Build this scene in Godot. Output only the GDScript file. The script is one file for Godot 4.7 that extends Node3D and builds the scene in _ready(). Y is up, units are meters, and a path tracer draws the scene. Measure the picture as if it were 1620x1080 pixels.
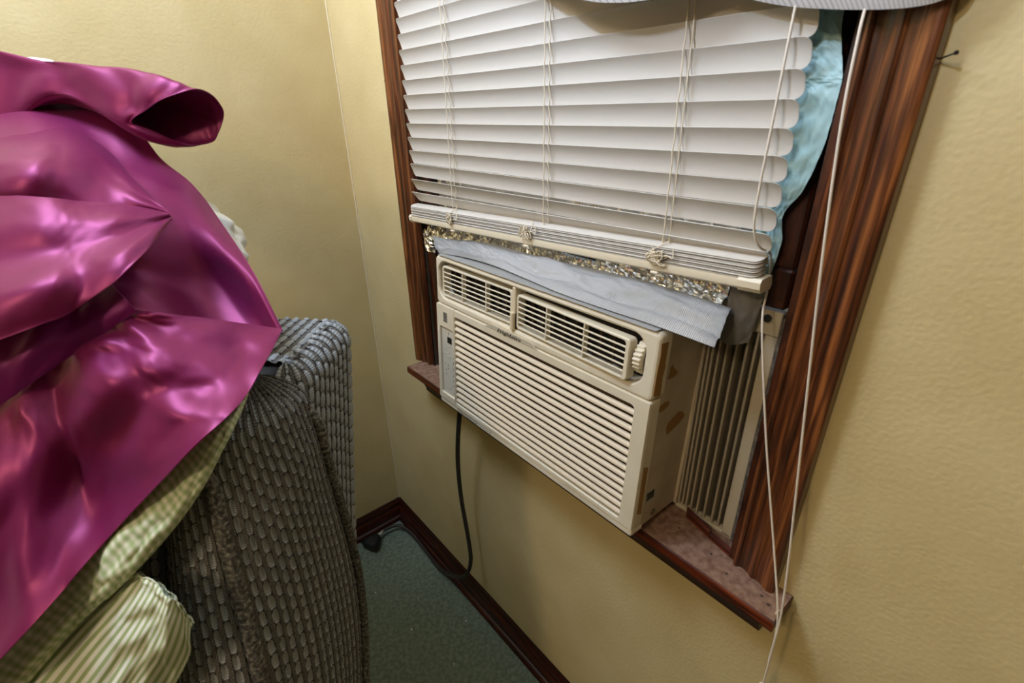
extends Node3D
# A window air conditioner under a half-raised blind, in the corner of a yellow room; a chair piled with clothes in front.
# World: the corner of the room is the origin, the window wall is z = 0 (room at z > 0), the left wall is x = 0.

var M := {}
var names := {}
var rng := RandomNumberGenerator.new()

func _ready():
	rng.seed = 7
	# ---- camera
	var cam := Camera3D.new()
	cam.name = "camera"
	add_child(cam)
	cam.transform = Transform3D(Basis(Vector3(0.64818, -0.01704, -0.76130), Vector3(-0.31472, 0.90437, -0.28820), Vector3(0.69341, 0.42640, 0.58083)), Vector3(1.25837, 1.28, 0.53441))
	cam.fov = 69.694
	cam.near = 0.02
	cam.far = 50.0
	var at := CameraAttributesPhysical.new()
	at.frustum_focal_length = 17.236
	at.frustum_focus_distance = 1.15
	at.exposure_aperture = 9.0
	at.auto_exposure_enabled = false
	cam.attributes = at
	cam.current = true
	# ---- sky, exposure
	var we := WorldEnvironment.new()
	we.name = "environment"
	var env := Environment.new()
	env.background_mode = Environment.BG_SKY
	var sky := Sky.new()
	var psm := ProceduralSkyMaterial.new()
	psm.sky_top_color = Color(0.55, 0.65, 0.78)
	psm.sky_horizon_color = Color(0.80, 0.84, 0.88)
	psm.ground_bottom_color = Color(0.3, 0.3, 0.28)
	psm.ground_horizon_color = Color(0.6, 0.6, 0.58)
	sky.sky_material = psm
	env.sky = sky
	env.tonemap_mode = Environment.TONE_MAPPER_LINEAR
	env.tonemap_exposure = 1.0
	env.sdfgi_enabled = true
	env.ssao_enabled = true
	env.ssil_enabled = true
	we.environment = env
	add_child(we)
	materials()
	# ---- unseen lamps, placed out of view to light the room, left wall and window
	unseen_ceiling_lamp(Vector3(1.15, 2.20, 2.1), 0.85, 0.11, "unseen warm globe lamp behind the camera, placed to light the room", Color(1.0, 0.90, 0.76))
	unseen_ceiling_lamp(Vector3(0.42, 2.10, 0.72), 1.2, 0.17, "unseen cool round lamp near the corner, placed to light the upper left wall", Color(0.81, 0.88, 1.0))
	unseen_spot_lamp(Vector3(1.02, 2.16, 1.45), Vector3(0.80, 1.95, 0.0), 2.9, Color(0.80, 0.88, 1.0))
	room()
	window_parts()
	var ac := air_conditioner()
	accordion(ac, 0.987, 1.0655, true)
	accordion(ac, 0.366, 0.486, false)
	power_cord(ac)
	foil_and_tape()
	blind()
	valance()
	chair()
	clothes()
	small_things()

# ------------------------------------------------------------------ helpers
func v(x: float, y: float, z: float) -> Vector3: return Vector3(x, y, z)

func numbered(called: String) -> String:
	names[called] = names.get(called, 0) + 1
	var n: int = names[called]
	return called if n == 1 else "%s_%03d" % [called, n - 1]

func tag(o: Node, label := "", category := "", group := "", kind := ""):
	if label: o.set_meta("label", label)
	if category: o.set_meta("category", category)
	if group: o.set_meta("group", group)
	if kind: o.set_meta("kind", kind)
	return o

func thing(called: String, label: String, category: String, at := Vector3.ZERO, kind := "", group := "") -> Node3D:
	var o := Node3D.new()
	o.name = numbered(called)
	add_child(o)
	o.position = at
	tag(o, label, category, group, kind)
	return o

func place_in(parent: Node) -> Transform3D:
	var t := Transform3D()
	var p = parent
	while p != self:
		t = p.transform * t
		p = p.get_parent()
	return t

# a mesh given in world axes
func putw(mesh: Mesh, called: String, mat: Material, parent: Node = self) -> MeshInstance3D:
	var o := put(mesh, called, mat, parent)
	o.transform = place_in(parent).affine_inverse()
	return o

# a mesh given in its parent's axes
func put(mesh: Mesh, called: String, mat: Material, parent: Node = self) -> MeshInstance3D:
	var o := MeshInstance3D.new()
	o.mesh = mesh
	o.material_override = mat
	o.name = numbered(called) if parent == self else called
	parent.add_child(o, true)
	return o

func begin() -> SurfaceTool:
	var st := SurfaceTool.new()
	st.begin(Mesh.PRIMITIVE_TRIANGLES)
	return st

func done(st: SurfaceTool) -> ArrayMesh:
	st.generate_normals()
	return st.commit()

func quad(st: SurfaceTool, a: Vector3, b: Vector3, c: Vector3, d: Vector3, ua := Vector2(0, 0), ub := Vector2(1, 0), uc := Vector2(1, 1), ud := Vector2(0, 1)):
	for k in [[a, ua], [b, ub], [c, uc], [a, ua], [c, uc], [d, ud]]:
		st.set_uv(k[1])
		st.add_vertex(k[0])

# chamfered box between two corners
func cbox(st: SurfaceTool, lo: Vector3, hi: Vector3, b := 0.002, uvm := 4.0):
	var c := (lo + hi) / 2.0
	var h := (hi - lo) / 2.0
	b = minf(b, minf(h.x, minf(h.y, h.z)) * 0.9)
	st.set_smooth_group(-1)
	var ax := [Vector3.RIGHT, Vector3.UP, Vector3.BACK]
	for k in 3:
		for s in [1.0, -1.0]:
			var n: Vector3 = ax[k] * s
			var u: Vector3 = ax[(k + 1) % 3]
			var w: Vector3 = ax[(k + 2) % 3] * s
			var hn := absf(n.dot(h))
			var hu := absf(u.dot(h)) - b
			var hw := absf(w.dot(h)) - b
			var p := c + n * hn
			var q := [p - u * hu - w * hw, p - u * hu + w * hw, p + u * hu + w * hw, p + u * hu - w * hw]
			quad(st, q[0], q[1], q[2], q[3], Vector2(0, 0), Vector2(0, hw * 2 * uvm), Vector2(hu * 2 * uvm, hw * 2 * uvm), Vector2(hu * 2 * uvm, 0))
	# edges
	for k in 3:
		var a: Vector3 = ax[k]
		var u: Vector3 = ax[(k + 1) % 3]
		var w: Vector3 = ax[(k + 2) % 3]
		var ha := absf(a.dot(h)) - b
		var hu := absf(u.dot(h))
		var hw := absf(w.dot(h))
		for su in [1.0, -1.0]:
			for sw in [1.0, -1.0]:
				var p1 = c + u * su * hu + w * sw * (hw - b)
				var p2 = c + u * su * (hu - b) + w * sw * hw
				var l := a * ha
				if su * sw > 0: quad(st, p1 - l, p2 - l, p2 + l, p1 + l)
				else: quad(st, p2 - l, p1 - l, p1 + l, p2 + l)
	for sx in [1.0, -1.0]:
		for sy in [1.0, -1.0]:
			for sz in [1.0, -1.0]:
				var e := Vector3(sx * h.x, sy * h.y, sz * h.z)
				var p := [c + e - Vector3(0, sy * b, sz * b), c + e - Vector3(sx * b, 0, sz * b), c + e - Vector3(sx * b, sy * b, 0)]
				if sx * sy * sz > 0: p.reverse()
				for x in p:
					st.set_uv(Vector2.ZERO)
					st.add_vertex(x)

func boxm(lo: Vector3, hi: Vector3, b := 0.002) -> ArrayMesh:
	var st := begin()
	cbox(st, lo, hi, b)
	return done(st)

# rounded rectangle loop in the plane z
func rrect(x0: float, y0: float, x1: float, y1: float, r: float, z: float, n := 6) -> PackedVector3Array:
	var out := PackedVector3Array()
	var cs := [Vector2(x1 - r, y1 - r), Vector2(x0 + r, y1 - r), Vector2(x0 + r, y0 + r), Vector2(x1 - r, y0 + r)]
	for k in 4:
		for i in n + 1:
			var a := PI / 2 * (k + float(i) / n)
			out.append(Vector3(cs[k].x + r * cos(a), cs[k].y + r * sin(a), z))
	return out

func rr(b: Array, inset: float, r: float, z: float) -> PackedVector3Array:
	return rrect(b[0] + inset, b[1] + inset, b[2] - inset, b[3] - inset, maxf(r - inset, 0.0006), z)

# skin through loops of equal count
func loft(st: SurfaceTool, loops: Array, cap0 := false, cap1 := false, smooth_along := false):
	for k in loops.size() - 1:
		var a: PackedVector3Array = loops[k]
		var b: PackedVector3Array = loops[k + 1]
		st.set_smooth_group(1 if smooth_along else k + 1)
		var n := a.size()
		for i in n:
			var j := (i + 1) % n
			var u0 := float(i) / n
			var u1 := float(i + 1) / n
			quad(st, a[i], b[i], b[j], a[j], Vector2(u0, k), Vector2(u0, k + 1), Vector2(u1, k + 1), Vector2(u1, k))
	for e in 2:
		if (e == 0 and not cap0) or (e == 1 and not cap1): continue
		var l: PackedVector3Array = loops[0] if e == 0 else loops[-1]
		var c := Vector3.ZERO
		for p in l: c += p
		c /= l.size()
		st.set_smooth_group(60 + e)
		for i in l.size():
			var tri := [c, l[i], l[(i + 1) % l.size()]]
			if e == 1: tri.reverse()
			for p in tri:
				st.set_uv(Vector2(p.x, p.y) * 4.0)
				st.add_vertex(p)

# closed outline (in the plane of ax, ay) carried along az for len, with caps
func extrude(st: SurfaceTool, poly: Array, o: Vector3, ax: Vector3, ay: Vector3, az: Vector3, length: float, uvu := 10.0, uvv := 2.0, turn := 0.6):
	var n := poly.size()
	var nor := []
	var per := [0.0]
	for i in n:
		var d: Vector2 = poly[(i + 1) % n] - poly[i]
		nor.append(Vector2(d.y, -d.x).normalized())
		per.append(per[-1] + d.length())
	var area := 0.0
	for i in n: area += poly[i].cross(poly[(i + 1) % n])
	var sg := 1.0 if area > 0 else -1.0
	for i in n:
		var j := (i + 1) % n
		var n0: Vector2 = nor[i]
		var n1: Vector2 = nor[i]
		var pv: Vector2 = nor[(i + n - 1) % n]
		var nx: Vector2 = nor[j]
		if absf(pv.angle_to(n0)) < turn: n0 = (n0 + pv).normalized()
		if absf(nx.angle_to(n1)) < turn: n1 = (n1 + nx).normalized()
		var A: Vector3 = o + ax * poly[i].x + ay * poly[i].y
		var B: Vector3 = o + ax * poly[j].x + ay * poly[j].y
		var NA: Vector3 = (ax * n0.x + ay * n0.y) * sg
		var NB: Vector3 = (ax * n1.x + ay * n1.y) * sg
		var l := az * length
		var vs := [[A, NA, 0.0, i], [B, NB, 0.0, i + 1], [B + l, NB, length, i + 1], [A, NA, 0.0, i], [B + l, NB, length, i + 1], [A + l, NA, length, i]]
		if (vs[2][0] - vs[0][0]).cross(vs[1][0] - vs[0][0]).dot(NA + NB) < 0: vs.reverse()
		for q in vs:
			st.set_normal(q[1])
			st.set_uv(Vector2(per[q[3]] * uvu, q[2] * uvv))
			st.add_vertex(q[0])
	var tri := Geometry2D.triangulate_polygon(PackedVector2Array(poly))
	for e in 2:
		for k in range(0, tri.size(), 3):
			var ix := [tri[k], tri[k + 1], tri[k + 2]]
			var q0: Vector2 = poly[ix[0]]
			var cz: float = (poly[ix[2]] - q0).cross(poly[ix[1]] - q0) * ax.cross(ay).dot(az)
			if (cz > 0) != (e == 1): ix.reverse()
			for i in ix:
				st.set_normal(az * (1.0 if e == 1 else -1.0))
				st.set_uv(poly[i] * uvu)
				st.add_vertex(o + ax * poly[i].x + ay * poly[i].y + az * length * e)

func prism(poly: Array, o: Vector3, ax: Vector3, ay: Vector3, az: Vector3, length: float, uvu := 10.0, uvv := 2.0, turn := 0.6) -> ArrayMesh:
	var st := begin()
	extrude(st, poly, o, ax, ay, az, length, uvu, uvv, turn)
	return st.commit()

func cr(a, b, c, d, t: float):
	return 0.5 * ((2.0 * b) + (c - a) * t + (2.0 * a - 5.0 * b + 4.0 * c - d) * t * t + (3.0 * b - a - 3.0 * c + d) * t * t * t)

func along(p: Array, t: float):
	var n := p.size() - 1
	var x := clampf(t, 0, 1) * n
	var i := mini(int(x), n - 1)
	return cr(p[maxi(i - 1, 0)], p[i], p[i + 1], p[mini(i + 2, n)], x - i)

func around(p: Array, t: float):
	var n := p.size()
	var x := fposmod(t, 1.0) * n
	var i := int(x) % n
	return cr(p[(i + n - 1) % n], p[i], p[(i + 1) % n], p[(i + 2) % n], x - floor(x))

# control rows -> point
func patch(rows: Array, u: float, w: float) -> Vector3:
	var col := []
	for r in rows: col.append(along(r, u))
	return along(col, w)

func tube(st: SurfaceTool, pts: Array, r: float, seg := 8, steps := 6, r_end := -1.0):
	var path := []
	var total := (pts.size() - 1) * steps
	for i in total + 1: path.append(along(pts, float(i) / total))
	var loops := []
	var up := Vector3(0.31, 0.2, 0.93)
	for i in path.size():
		var d: Vector3 = (path[mini(i + 1, path.size() - 1)] - path[maxi(i - 1, 0)]).normalized()
		var x := up.cross(d)
		if x.length() < 0.05: x = Vector3(1, 0.3, 0).cross(d)
		x = x.normalized()
		up = d.cross(x).normalized()
		var loop := PackedVector3Array()
		var rad := r if r_end < 0 else lerpf(r, r_end, float(i) / total)
		for k in seg:
			var a := TAU * k / seg
			loop.append(path[i] + (x * cos(a) + up * sin(a)) * rad)
		loops.append(loop)
	loft(st, loops, true, true, true)

func tubem(pts: Array, r: float, seg := 8, steps := 6) -> ArrayMesh:
	var st := begin()
	tube(st, pts, r, seg, steps)
	return done(st)

# open surface from fn(u, w); thick > 0 makes a solid sheet
func sheet(nu: int, nv: int, fn: Callable, uvs := Vector2.ONE, thick := 0.0, flat := false) -> ArrayMesh:
	var P := []
	for j in nv + 1:
		var row := PackedVector3Array()
		for i in nu + 1: row.append(fn.call(float(i) / nu, float(j) / nv))
		P.append(row)
	return sheet_of(P, uvs, thick, flat)

func sheet_of(P: Array, uvs := Vector2.ONE, thick := 0.0, flat := false, skip := {}) -> ArrayMesh:
	var nv := P.size() - 1
	var nu: int = P[0].size() - 1
	var st := begin()
	st.set_smooth_group(-1 if flat else 0)
	for j in nv:
		for i in nu:
			if skip.has(Vector2i(i, j)): continue
			quad(st, P[j][i], P[j][i + 1], P[j + 1][i + 1], P[j + 1][i], Vector2(float(i) / nu, float(j) / nv) * uvs, Vector2(float(i + 1) / nu, float(j) / nv) * uvs, Vector2(float(i + 1) / nu, float(j + 1) / nv) * uvs, Vector2(float(i) / nu, float(j + 1) / nv) * uvs)
	if thick > 0:
		var B := []
		for j in nv + 1:
			var row := PackedVector3Array()
			for i in nu + 1:
				var du: Vector3 = P[j][mini(i + 1, nu)] - P[j][maxi(i - 1, 0)]
				var dv: Vector3 = P[mini(j + 1, nv)][i] - P[maxi(j - 1, 0)][i]
				var nn := dv.cross(du)
				row.append(P[j][i] - (nn.normalized() if nn.length() > 1e-12 else Vector3.ZERO) * thick)
			B.append(row)
		for j in nv:
			for i in nu:
				if skip.has(Vector2i(i, j)): continue
				quad(st, B[j][i], B[j + 1][i], B[j + 1][i + 1], B[j][i + 1], Vector2(float(i) / nu, float(j) / nv) * uvs, Vector2(float(i) / nu, float(j + 1) / nv) * uvs, Vector2(float(i + 1) / nu, float(j + 1) / nv) * uvs, Vector2(float(i + 1) / nu, float(j) / nv) * uvs)
		st.set_smooth_group(5)
		for i in nu:
			quad(st, P[0][i + 1], P[0][i], B[0][i], B[0][i + 1])
			quad(st, P[nv][i], P[nv][i + 1], B[nv][i + 1], B[nv][i])
		for j in nv:
			quad(st, P[j][0], P[j + 1][0], B[j + 1][0], B[j][0])
			quad(st, P[j + 1][nu], P[j][nu], B[j][nu], B[j + 1][nu])
	return done(st)

func std(c: Color, rough := 0.6, metal := 0.0) -> StandardMaterial3D:
	var m := StandardMaterial3D.new()
	m.albedo_color = c
	m.roughness = rough
	m.metallic = metal
	return m

func c8(r: float, g: float, b: float) -> Color: return Color(r / 255.0, g / 255.0, b / 255.0)

func noise(freq: float, kind := FastNoiseLite.TYPE_SIMPLEX_SMOOTH, octaves := 4, sd := 3) -> FastNoiseLite:
	var n := FastNoiseLite.new()
	n.noise_type = kind
	n.frequency = freq
	n.fractal_octaves = octaves
	n.seed = sd
	return n

func noise_tex(freq: float, lo: Color, hi: Color, size := 512, octaves := 4, sd := 3, mid = null) -> NoiseTexture2D:
	var t := NoiseTexture2D.new()
	t.width = size
	t.height = size
	t.seamless = true
	t.noise = noise(freq, FastNoiseLite.TYPE_SIMPLEX_SMOOTH, octaves, sd)
	var g := Gradient.new()
	g.set_color(0, lo)
	g.set_color(1, hi)
	if mid != null: g.add_point(0.5, mid)
	t.color_ramp = g
	return t

func picture(w: int, h: int, fn: Callable) -> ImageTexture:
	var im := Image.create(w, h, false, Image.FORMAT_RGB8)
	for y in h:
		for x in w: im.set_pixel(x, y, fn.call(x, y))
	return ImageTexture.create_from_image(im)

func bump(m: StandardMaterial3D, t: Texture2D, cm: float):
	m.heightmap_enabled = true
	m.heightmap_texture = t
	m.heightmap_scale = cm

func tri(m: StandardMaterial3D, per_metre: float):
	m.uv1_triplanar = true
	m.uv1_world_triplanar = true
	m.uv1_scale = Vector3.ONE * per_metre

# ------------------------------------------------------------------ materials
func materials():
	# painted plaster
	var wall := std(Color.WHITE, 0.62)
	wall.albedo_texture = noise_tex(0.006, c8(206, 185, 132), c8(216, 197, 146), 512, 3, 11)
	tri(wall, 1.6)
	bump(wall, noise_tex(0.16, Color.BLACK, Color.WHITE, 512, 2, 4), 0.035)
	M.wall = wall
	M.bead = std(c8(222, 205, 166), 0.6)
	var cl := std(c8(206, 202, 190), 0.8)
	M.ceiling = cl
	M.unseen_dark_wall = std(c8(116, 99, 66), 0.8)  # walls out of view, coloured darker than the paint to cut bounced light
	# carpet
	var cp := std(Color.WHITE, 0.95)
	cp.albedo_texture = noise_tex(0.05, c8(90, 104, 90), c8(140, 150, 132), 512, 5, 5, c8(114, 128, 112))
	tri(cp, 2.6)
	bump(cp, noise_tex(0.2, Color.BLACK, Color.WHITE, 512, 2, 8), 0.12)
	M.carpet = cp
	# varnished wood, grain along v
	var n1 := noise(1.0, FastNoiseLite.TYPE_SIMPLEX_SMOOTH, 3, 21)
	var n2 := noise(1.0, FastNoiseLite.TYPE_SIMPLEX_SMOOTH, 2, 22)
	var grain := func(dark: Color, mid: Color, light: Color) -> ImageTexture:
		return picture(128, 512, func(x, y):
			var a = TAU * x / 128.0
			var b = TAU * y / 512.0
			var g := n1.get_noise_3d(cos(a) * 2.0 + 40, sin(a) * 2.0, sin(b) * 0.55 + cos(b) * 0.4)
			var f := n2.get_noise_3d(cos(a) * 9.0, sin(a) * 9.0 + 9, sin(b) * 1.6)
			var k := clampf(0.5 + g * 0.8 + f * 0.3, 0, 1)
			return dark.lerp(mid, k * 2) if k < 0.5 else mid.lerp(light, k * 2 - 1))
	var wt: ImageTexture = grain.call(c8(40, 18, 8), c8(84, 42, 19), c8(142, 84, 40))
	var wood := std(Color.WHITE, 0.3)
	wood.albedo_texture = wt
	wood.clearcoat_enabled = true
	wood.clearcoat = 0.25
	wood.clearcoat_roughness = 0.22
	M.wood = wood
	var dk := std(Color(0.62, 0.55, 0.52), 0.42)
	dk.albedo_texture = wt
	M.wood_dark = dk
	var red := std(c8(168, 118, 104), 0.36)
	red.albedo_texture = wt
	M.base = red
	var sill := std(Color.WHITE, 0.72)
	sill.albedo_texture = noise_tex(0.045, c8(104, 74, 56), c8(160, 130, 108), 512, 5, 31, c8(136, 104, 83))
	tri(sill, 3.0)
	M.sill = sill
	var se := std(c8(205, 150, 120), 0.42)
	se.albedo_texture = wt
	M.sill_edge = se
	var shm := std(c8(255, 205, 185), 0.6)
	shm.albedo_texture = wt
	M.shim = shm
	# air conditioner plastics
	var ivory := std(Color.WHITE, 0.42)
	ivory.albedo_texture = noise_tex(0.01, c8(214, 202, 174), c8(228, 219, 196), 256, 4, 41)
	tri(ivory, 3.0)
	M.ivory = ivory
	M.fin = std(c8(222, 207, 180), 0.45)
	M.post = std(c8(216, 200, 168), 0.42)
	M.plate = std(c8(190, 180, 158), 0.45)
	M.panel = std(c8(206, 200, 184), 0.4)
	M.dark = std(c8(38, 32, 27), 0.8)
	M.cavity_shade = std(c8(84, 66, 46), 0.8)  # brown that paints in the shade between the grille fins
	M.shaded_vane = std(c8(84, 64, 44), 0.7)  # vanes coloured dark to paint in shade within the outlet slots
	M.ink = std(c8(52, 48, 44), 0.6)
	M.screen = std(c8(26, 26, 28), 0.2)
	M.grey_label = std(c8(128, 124, 112), 0.5)
	var case_m := std(Color.WHITE, 0.5)
	case_m.albedo_texture = noise_tex(0.012, c8(186, 170, 142), c8(212, 198, 172), 256, 4, 44)
	tri(case_m, 4.0)
	M.case = case_m
	M.old_tape = std(c8(160, 118, 62), 0.5)
	M.paper = std(c8(188, 180, 160), 0.6)
	M.bellows = std(c8(180, 168, 146), 0.55)
	M.bellows_shade = std(c8(70, 64, 56), 0.7)  # dark copy of the bellows colour, painted shade for the folds
	M.frame = std(c8(192, 178, 150), 0.5)
	M.metal = std(c8(120, 112, 100), 0.4, 0.8)
	M.black = std(c8(24, 24, 25), 0.5)
	M.cord_black = std(c8(52, 47, 40), 0.5)
	var foam := std(Color.WHITE, 0.9)
	foam.albedo_texture = noise_tex(0.09, c8(30, 26, 22), c8(150, 138, 120), 128, 2, 47)
	tri(foam, 8.0)
	M.foam = foam
	# blind
	var slat := std(c8(214, 208, 197), 0.42)
	slat.backlight_enabled = true
	slat.backlight = Color(0.12, 0.12, 0.12)
	M.slat = slat
	M.rail = std(c8(226, 214, 186), 0.42)
	M.string = std(c8(226, 212, 184), 0.8)
	M.cord = std(c8(222, 210, 192), 0.7)
	# foil and tape
	M.foil = std(c8(232, 228, 220), 0.16, 1.0)
	var dt := std(c8(208, 209, 210), 0.42, 0.15)
	var rib := picture(64, 8, func(x, y): return Color.WHITE * (0.5 + 0.5 * sin(TAU * x / 8.0)))
	bump(dt, rib, 0.14)
	M.tape = dt
	M.tape_grey = std(c8(168, 168, 166), 0.4, 0.1)
	M.tape_dark = std(c8(118, 114, 108), 0.5)
	var teal := std(c8(166, 200, 200), 0.5)
	teal.backlight_enabled = true
	teal.backlight = Color(0.2, 0.28, 0.28)
	M.teal = teal
	M.glass = std(Color(0.9, 0.95, 0.95, 0.1), 0.05)
	M.glass.transparency = BaseMaterial3D.TRANSPARENCY_ALPHA
	var val := std(Color.WHITE, 0.85)
	val.albedo_texture = picture(64, 16, func(x, y): return c8(226, 224, 222).lerp(c8(170, 164, 160), 0.75 if x % 9 < 2 else 0.12 * (x % 3)))
	M.valance = val
	# chair fabric
	var yarn := noise(0.10, FastNoiseLite.TYPE_SIMPLEX, 3, 61)
	var fab := std(Color.WHITE, 0.92)
	fab.albedo_texture = picture(128, 128, func(x, y):
		var u: float = x / 128.0
		var w: float = y / 128.0
		var fleck := yarn.get_noise_2d(x, y) * 0.5 + 0.5
		var col := c8(112, 110, 102)
		if u < 0.62:
			var aa := (u / 0.62 - 0.5) * 2.0
			var bb := (w - 0.5) * 2.0
			var k := 1.0 - aa * aa - 0.95 * pow(absf(bb), 4.0)
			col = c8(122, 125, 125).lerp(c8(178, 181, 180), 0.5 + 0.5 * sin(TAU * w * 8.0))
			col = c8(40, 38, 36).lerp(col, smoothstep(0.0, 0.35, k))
		else:
			col = c8(40, 37, 34).lerp(c8(150, 144, 132), clampf((fleck - 0.48) * 5.0, 0, 1))
		return col)
	fab.rim_enabled = true
	fab.rim = 0.25
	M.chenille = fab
	var rope := std(Color.WHITE, 0.95)
	rope.albedo_texture = noise_tex(0.07, c8(20, 18, 16), c8(190, 186, 172), 256, 2, 63, c8(84, 81, 74))
	tri(rope, 9.0)
	bump(rope, noise_tex(0.11, Color.BLACK, Color.WHITE, 256, 3, 63), 0.2)
	M.rope = rope
	M.fabric = std(c8(74, 72, 66), 0.95)
	# clothes
	var satin := std(c8(122, 17, 78), 0.43, 0.42)
	satin.rim_enabled = true
	satin.rim = 0.6
	satin.rim_tint = 0.6
	bump(satin, noise_tex(0.03, Color.BLACK, Color.WHITE, 256, 3, 71), 0.004)
	satin.uv1_scale = Vector3(2, 2, 1)
	M.satin = satin
	M.satin_band = std(c8(120, 18, 100), 0.42, 0.35)
	M.lining = std(c8(64, 14, 72), 0.5, 0.2)
	M.check = std(Color.WHITE, 0.85)
	M.check.albedo_texture = picture(32, 32, func(x, y):
		var a = 0.5 + 0.5 * cos(TAU * x / 32.0)
		var b = 0.5 + 0.5 * cos(TAU * y / 32.0)
		return c8(222, 222, 200).lerp(c8(150, 168, 112), clampf(a * 0.62 + b * 0.34, 0, 1)))
	M.stripe = std(Color.WHITE, 0.85)
	M.stripe.albedo_texture = picture(32, 4, func(x, y): return c8(228, 228, 212).lerp(c8(158, 174, 120), smoothstep(0.35, 0.8, 0.5 + 0.5 * cos(TAU * x / 32.0))))
	M.white = std(c8(228, 224, 208), 0.9)
	M.pale_blue = std(c8(205, 222, 228), 0.7)

# ------------------------------------------------------------------ light
func unseen_ceiling_lamp(at: Vector3, energy: float, rad: float, label: String, tint: Color):  # unseen lamp with globe, placed out of view to light the walls
	var t := thing("unseen_ceiling_lamp", label, "lamp", at)
	var up := 2.42 - at.y
	var st := begin()
	tube(st, [v(0, up, 0), v(0, rad * 0.95, 0)], 0.015, 16, 2)
	put(done(st), "stem", M.metal, t)
	var base := CylinderMesh.new()
	base.top_radius = 0.07
	base.bottom_radius = 0.06
	base.height = 0.02
	put(base, "ceiling_rose", M.ceiling, t).position = v(0, up - 0.012, 0)
	var g := SphereMesh.new()
	g.radius = rad
	g.height = rad * 2.0
	var gm := std(Color(0.95, 0.95, 0.95), 0.4)
	gm.emission_enabled = true
	gm.emission = tint
	gm.emission_energy_multiplier = 1.2
	put(g, "glowing_globe", gm, t)
	var l := OmniLight3D.new()
	l.name = "unseen_lamp_light"
	l.position = at
	l.light_color = tint
	l.light_energy = energy
	l.light_size = rad * 0.95
	l.omni_range = 8.0
	l.omni_attenuation = 2.0
	l.shadow_enabled = true
	add_child(l)

func unseen_spot_lamp(at: Vector3, aim: Vector3, energy: float, tint: Color):  # unseen spotlight, its cone set to light only the upper window and walls
	var t := thing("unseen_spotlight", "unseen cool spotlight, placed out of view to light the upper part of the window", "spotlight", at)
	var d := (aim - at).normalized()
	var st := begin()
	tube(st, [v(0, 2.42 - at.y, 0), v(0, 0.05, 0) - d * 0.06], 0.012, 12, 2)
	put(done(st), "stem", M.metal, t)
	st = begin()
	tube(st, [d * -0.10, d * -0.02], 0.045, 20, 3, 0.06)
	put(done(st), "housing", M.ceiling, t)
	st = begin()
	tube(st, [d * -0.021, d * -0.012], 0.05, 20, 1)
	var gm := std(Color(0.9, 0.9, 0.9), 0.4)
	gm.emission_enabled = true
	gm.emission = tint
	gm.emission_energy_multiplier = 3.0
	put(done(st), "glowing_lens", gm, t)
	var l := SpotLight3D.new()
	l.name = "unseen_spot_light"
	add_child(l)
	l.look_at_from_position(at, aim, Vector3.UP)
	l.light_color = tint
	l.light_energy = energy
	l.light_size = 0.05
	l.spot_angle = 33.0
	l.spot_angle_attenuation = 0.9
	l.spot_range = 8.0
	l.spot_attenuation = 2.0
	l.shadow_enabled = true

# ------------------------------------------------------------------ room
const OX0 := 0.33
const OX1 := 1.078
const OY0 := 0.70
const OY1 := 1.74
const RX := 2.7
const RZ := 3.3
const RY := 2.42

func structure(o, label := "", cat := "wall"):
	tag(o, label, cat if label else "", "", "structure")
	return o

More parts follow.
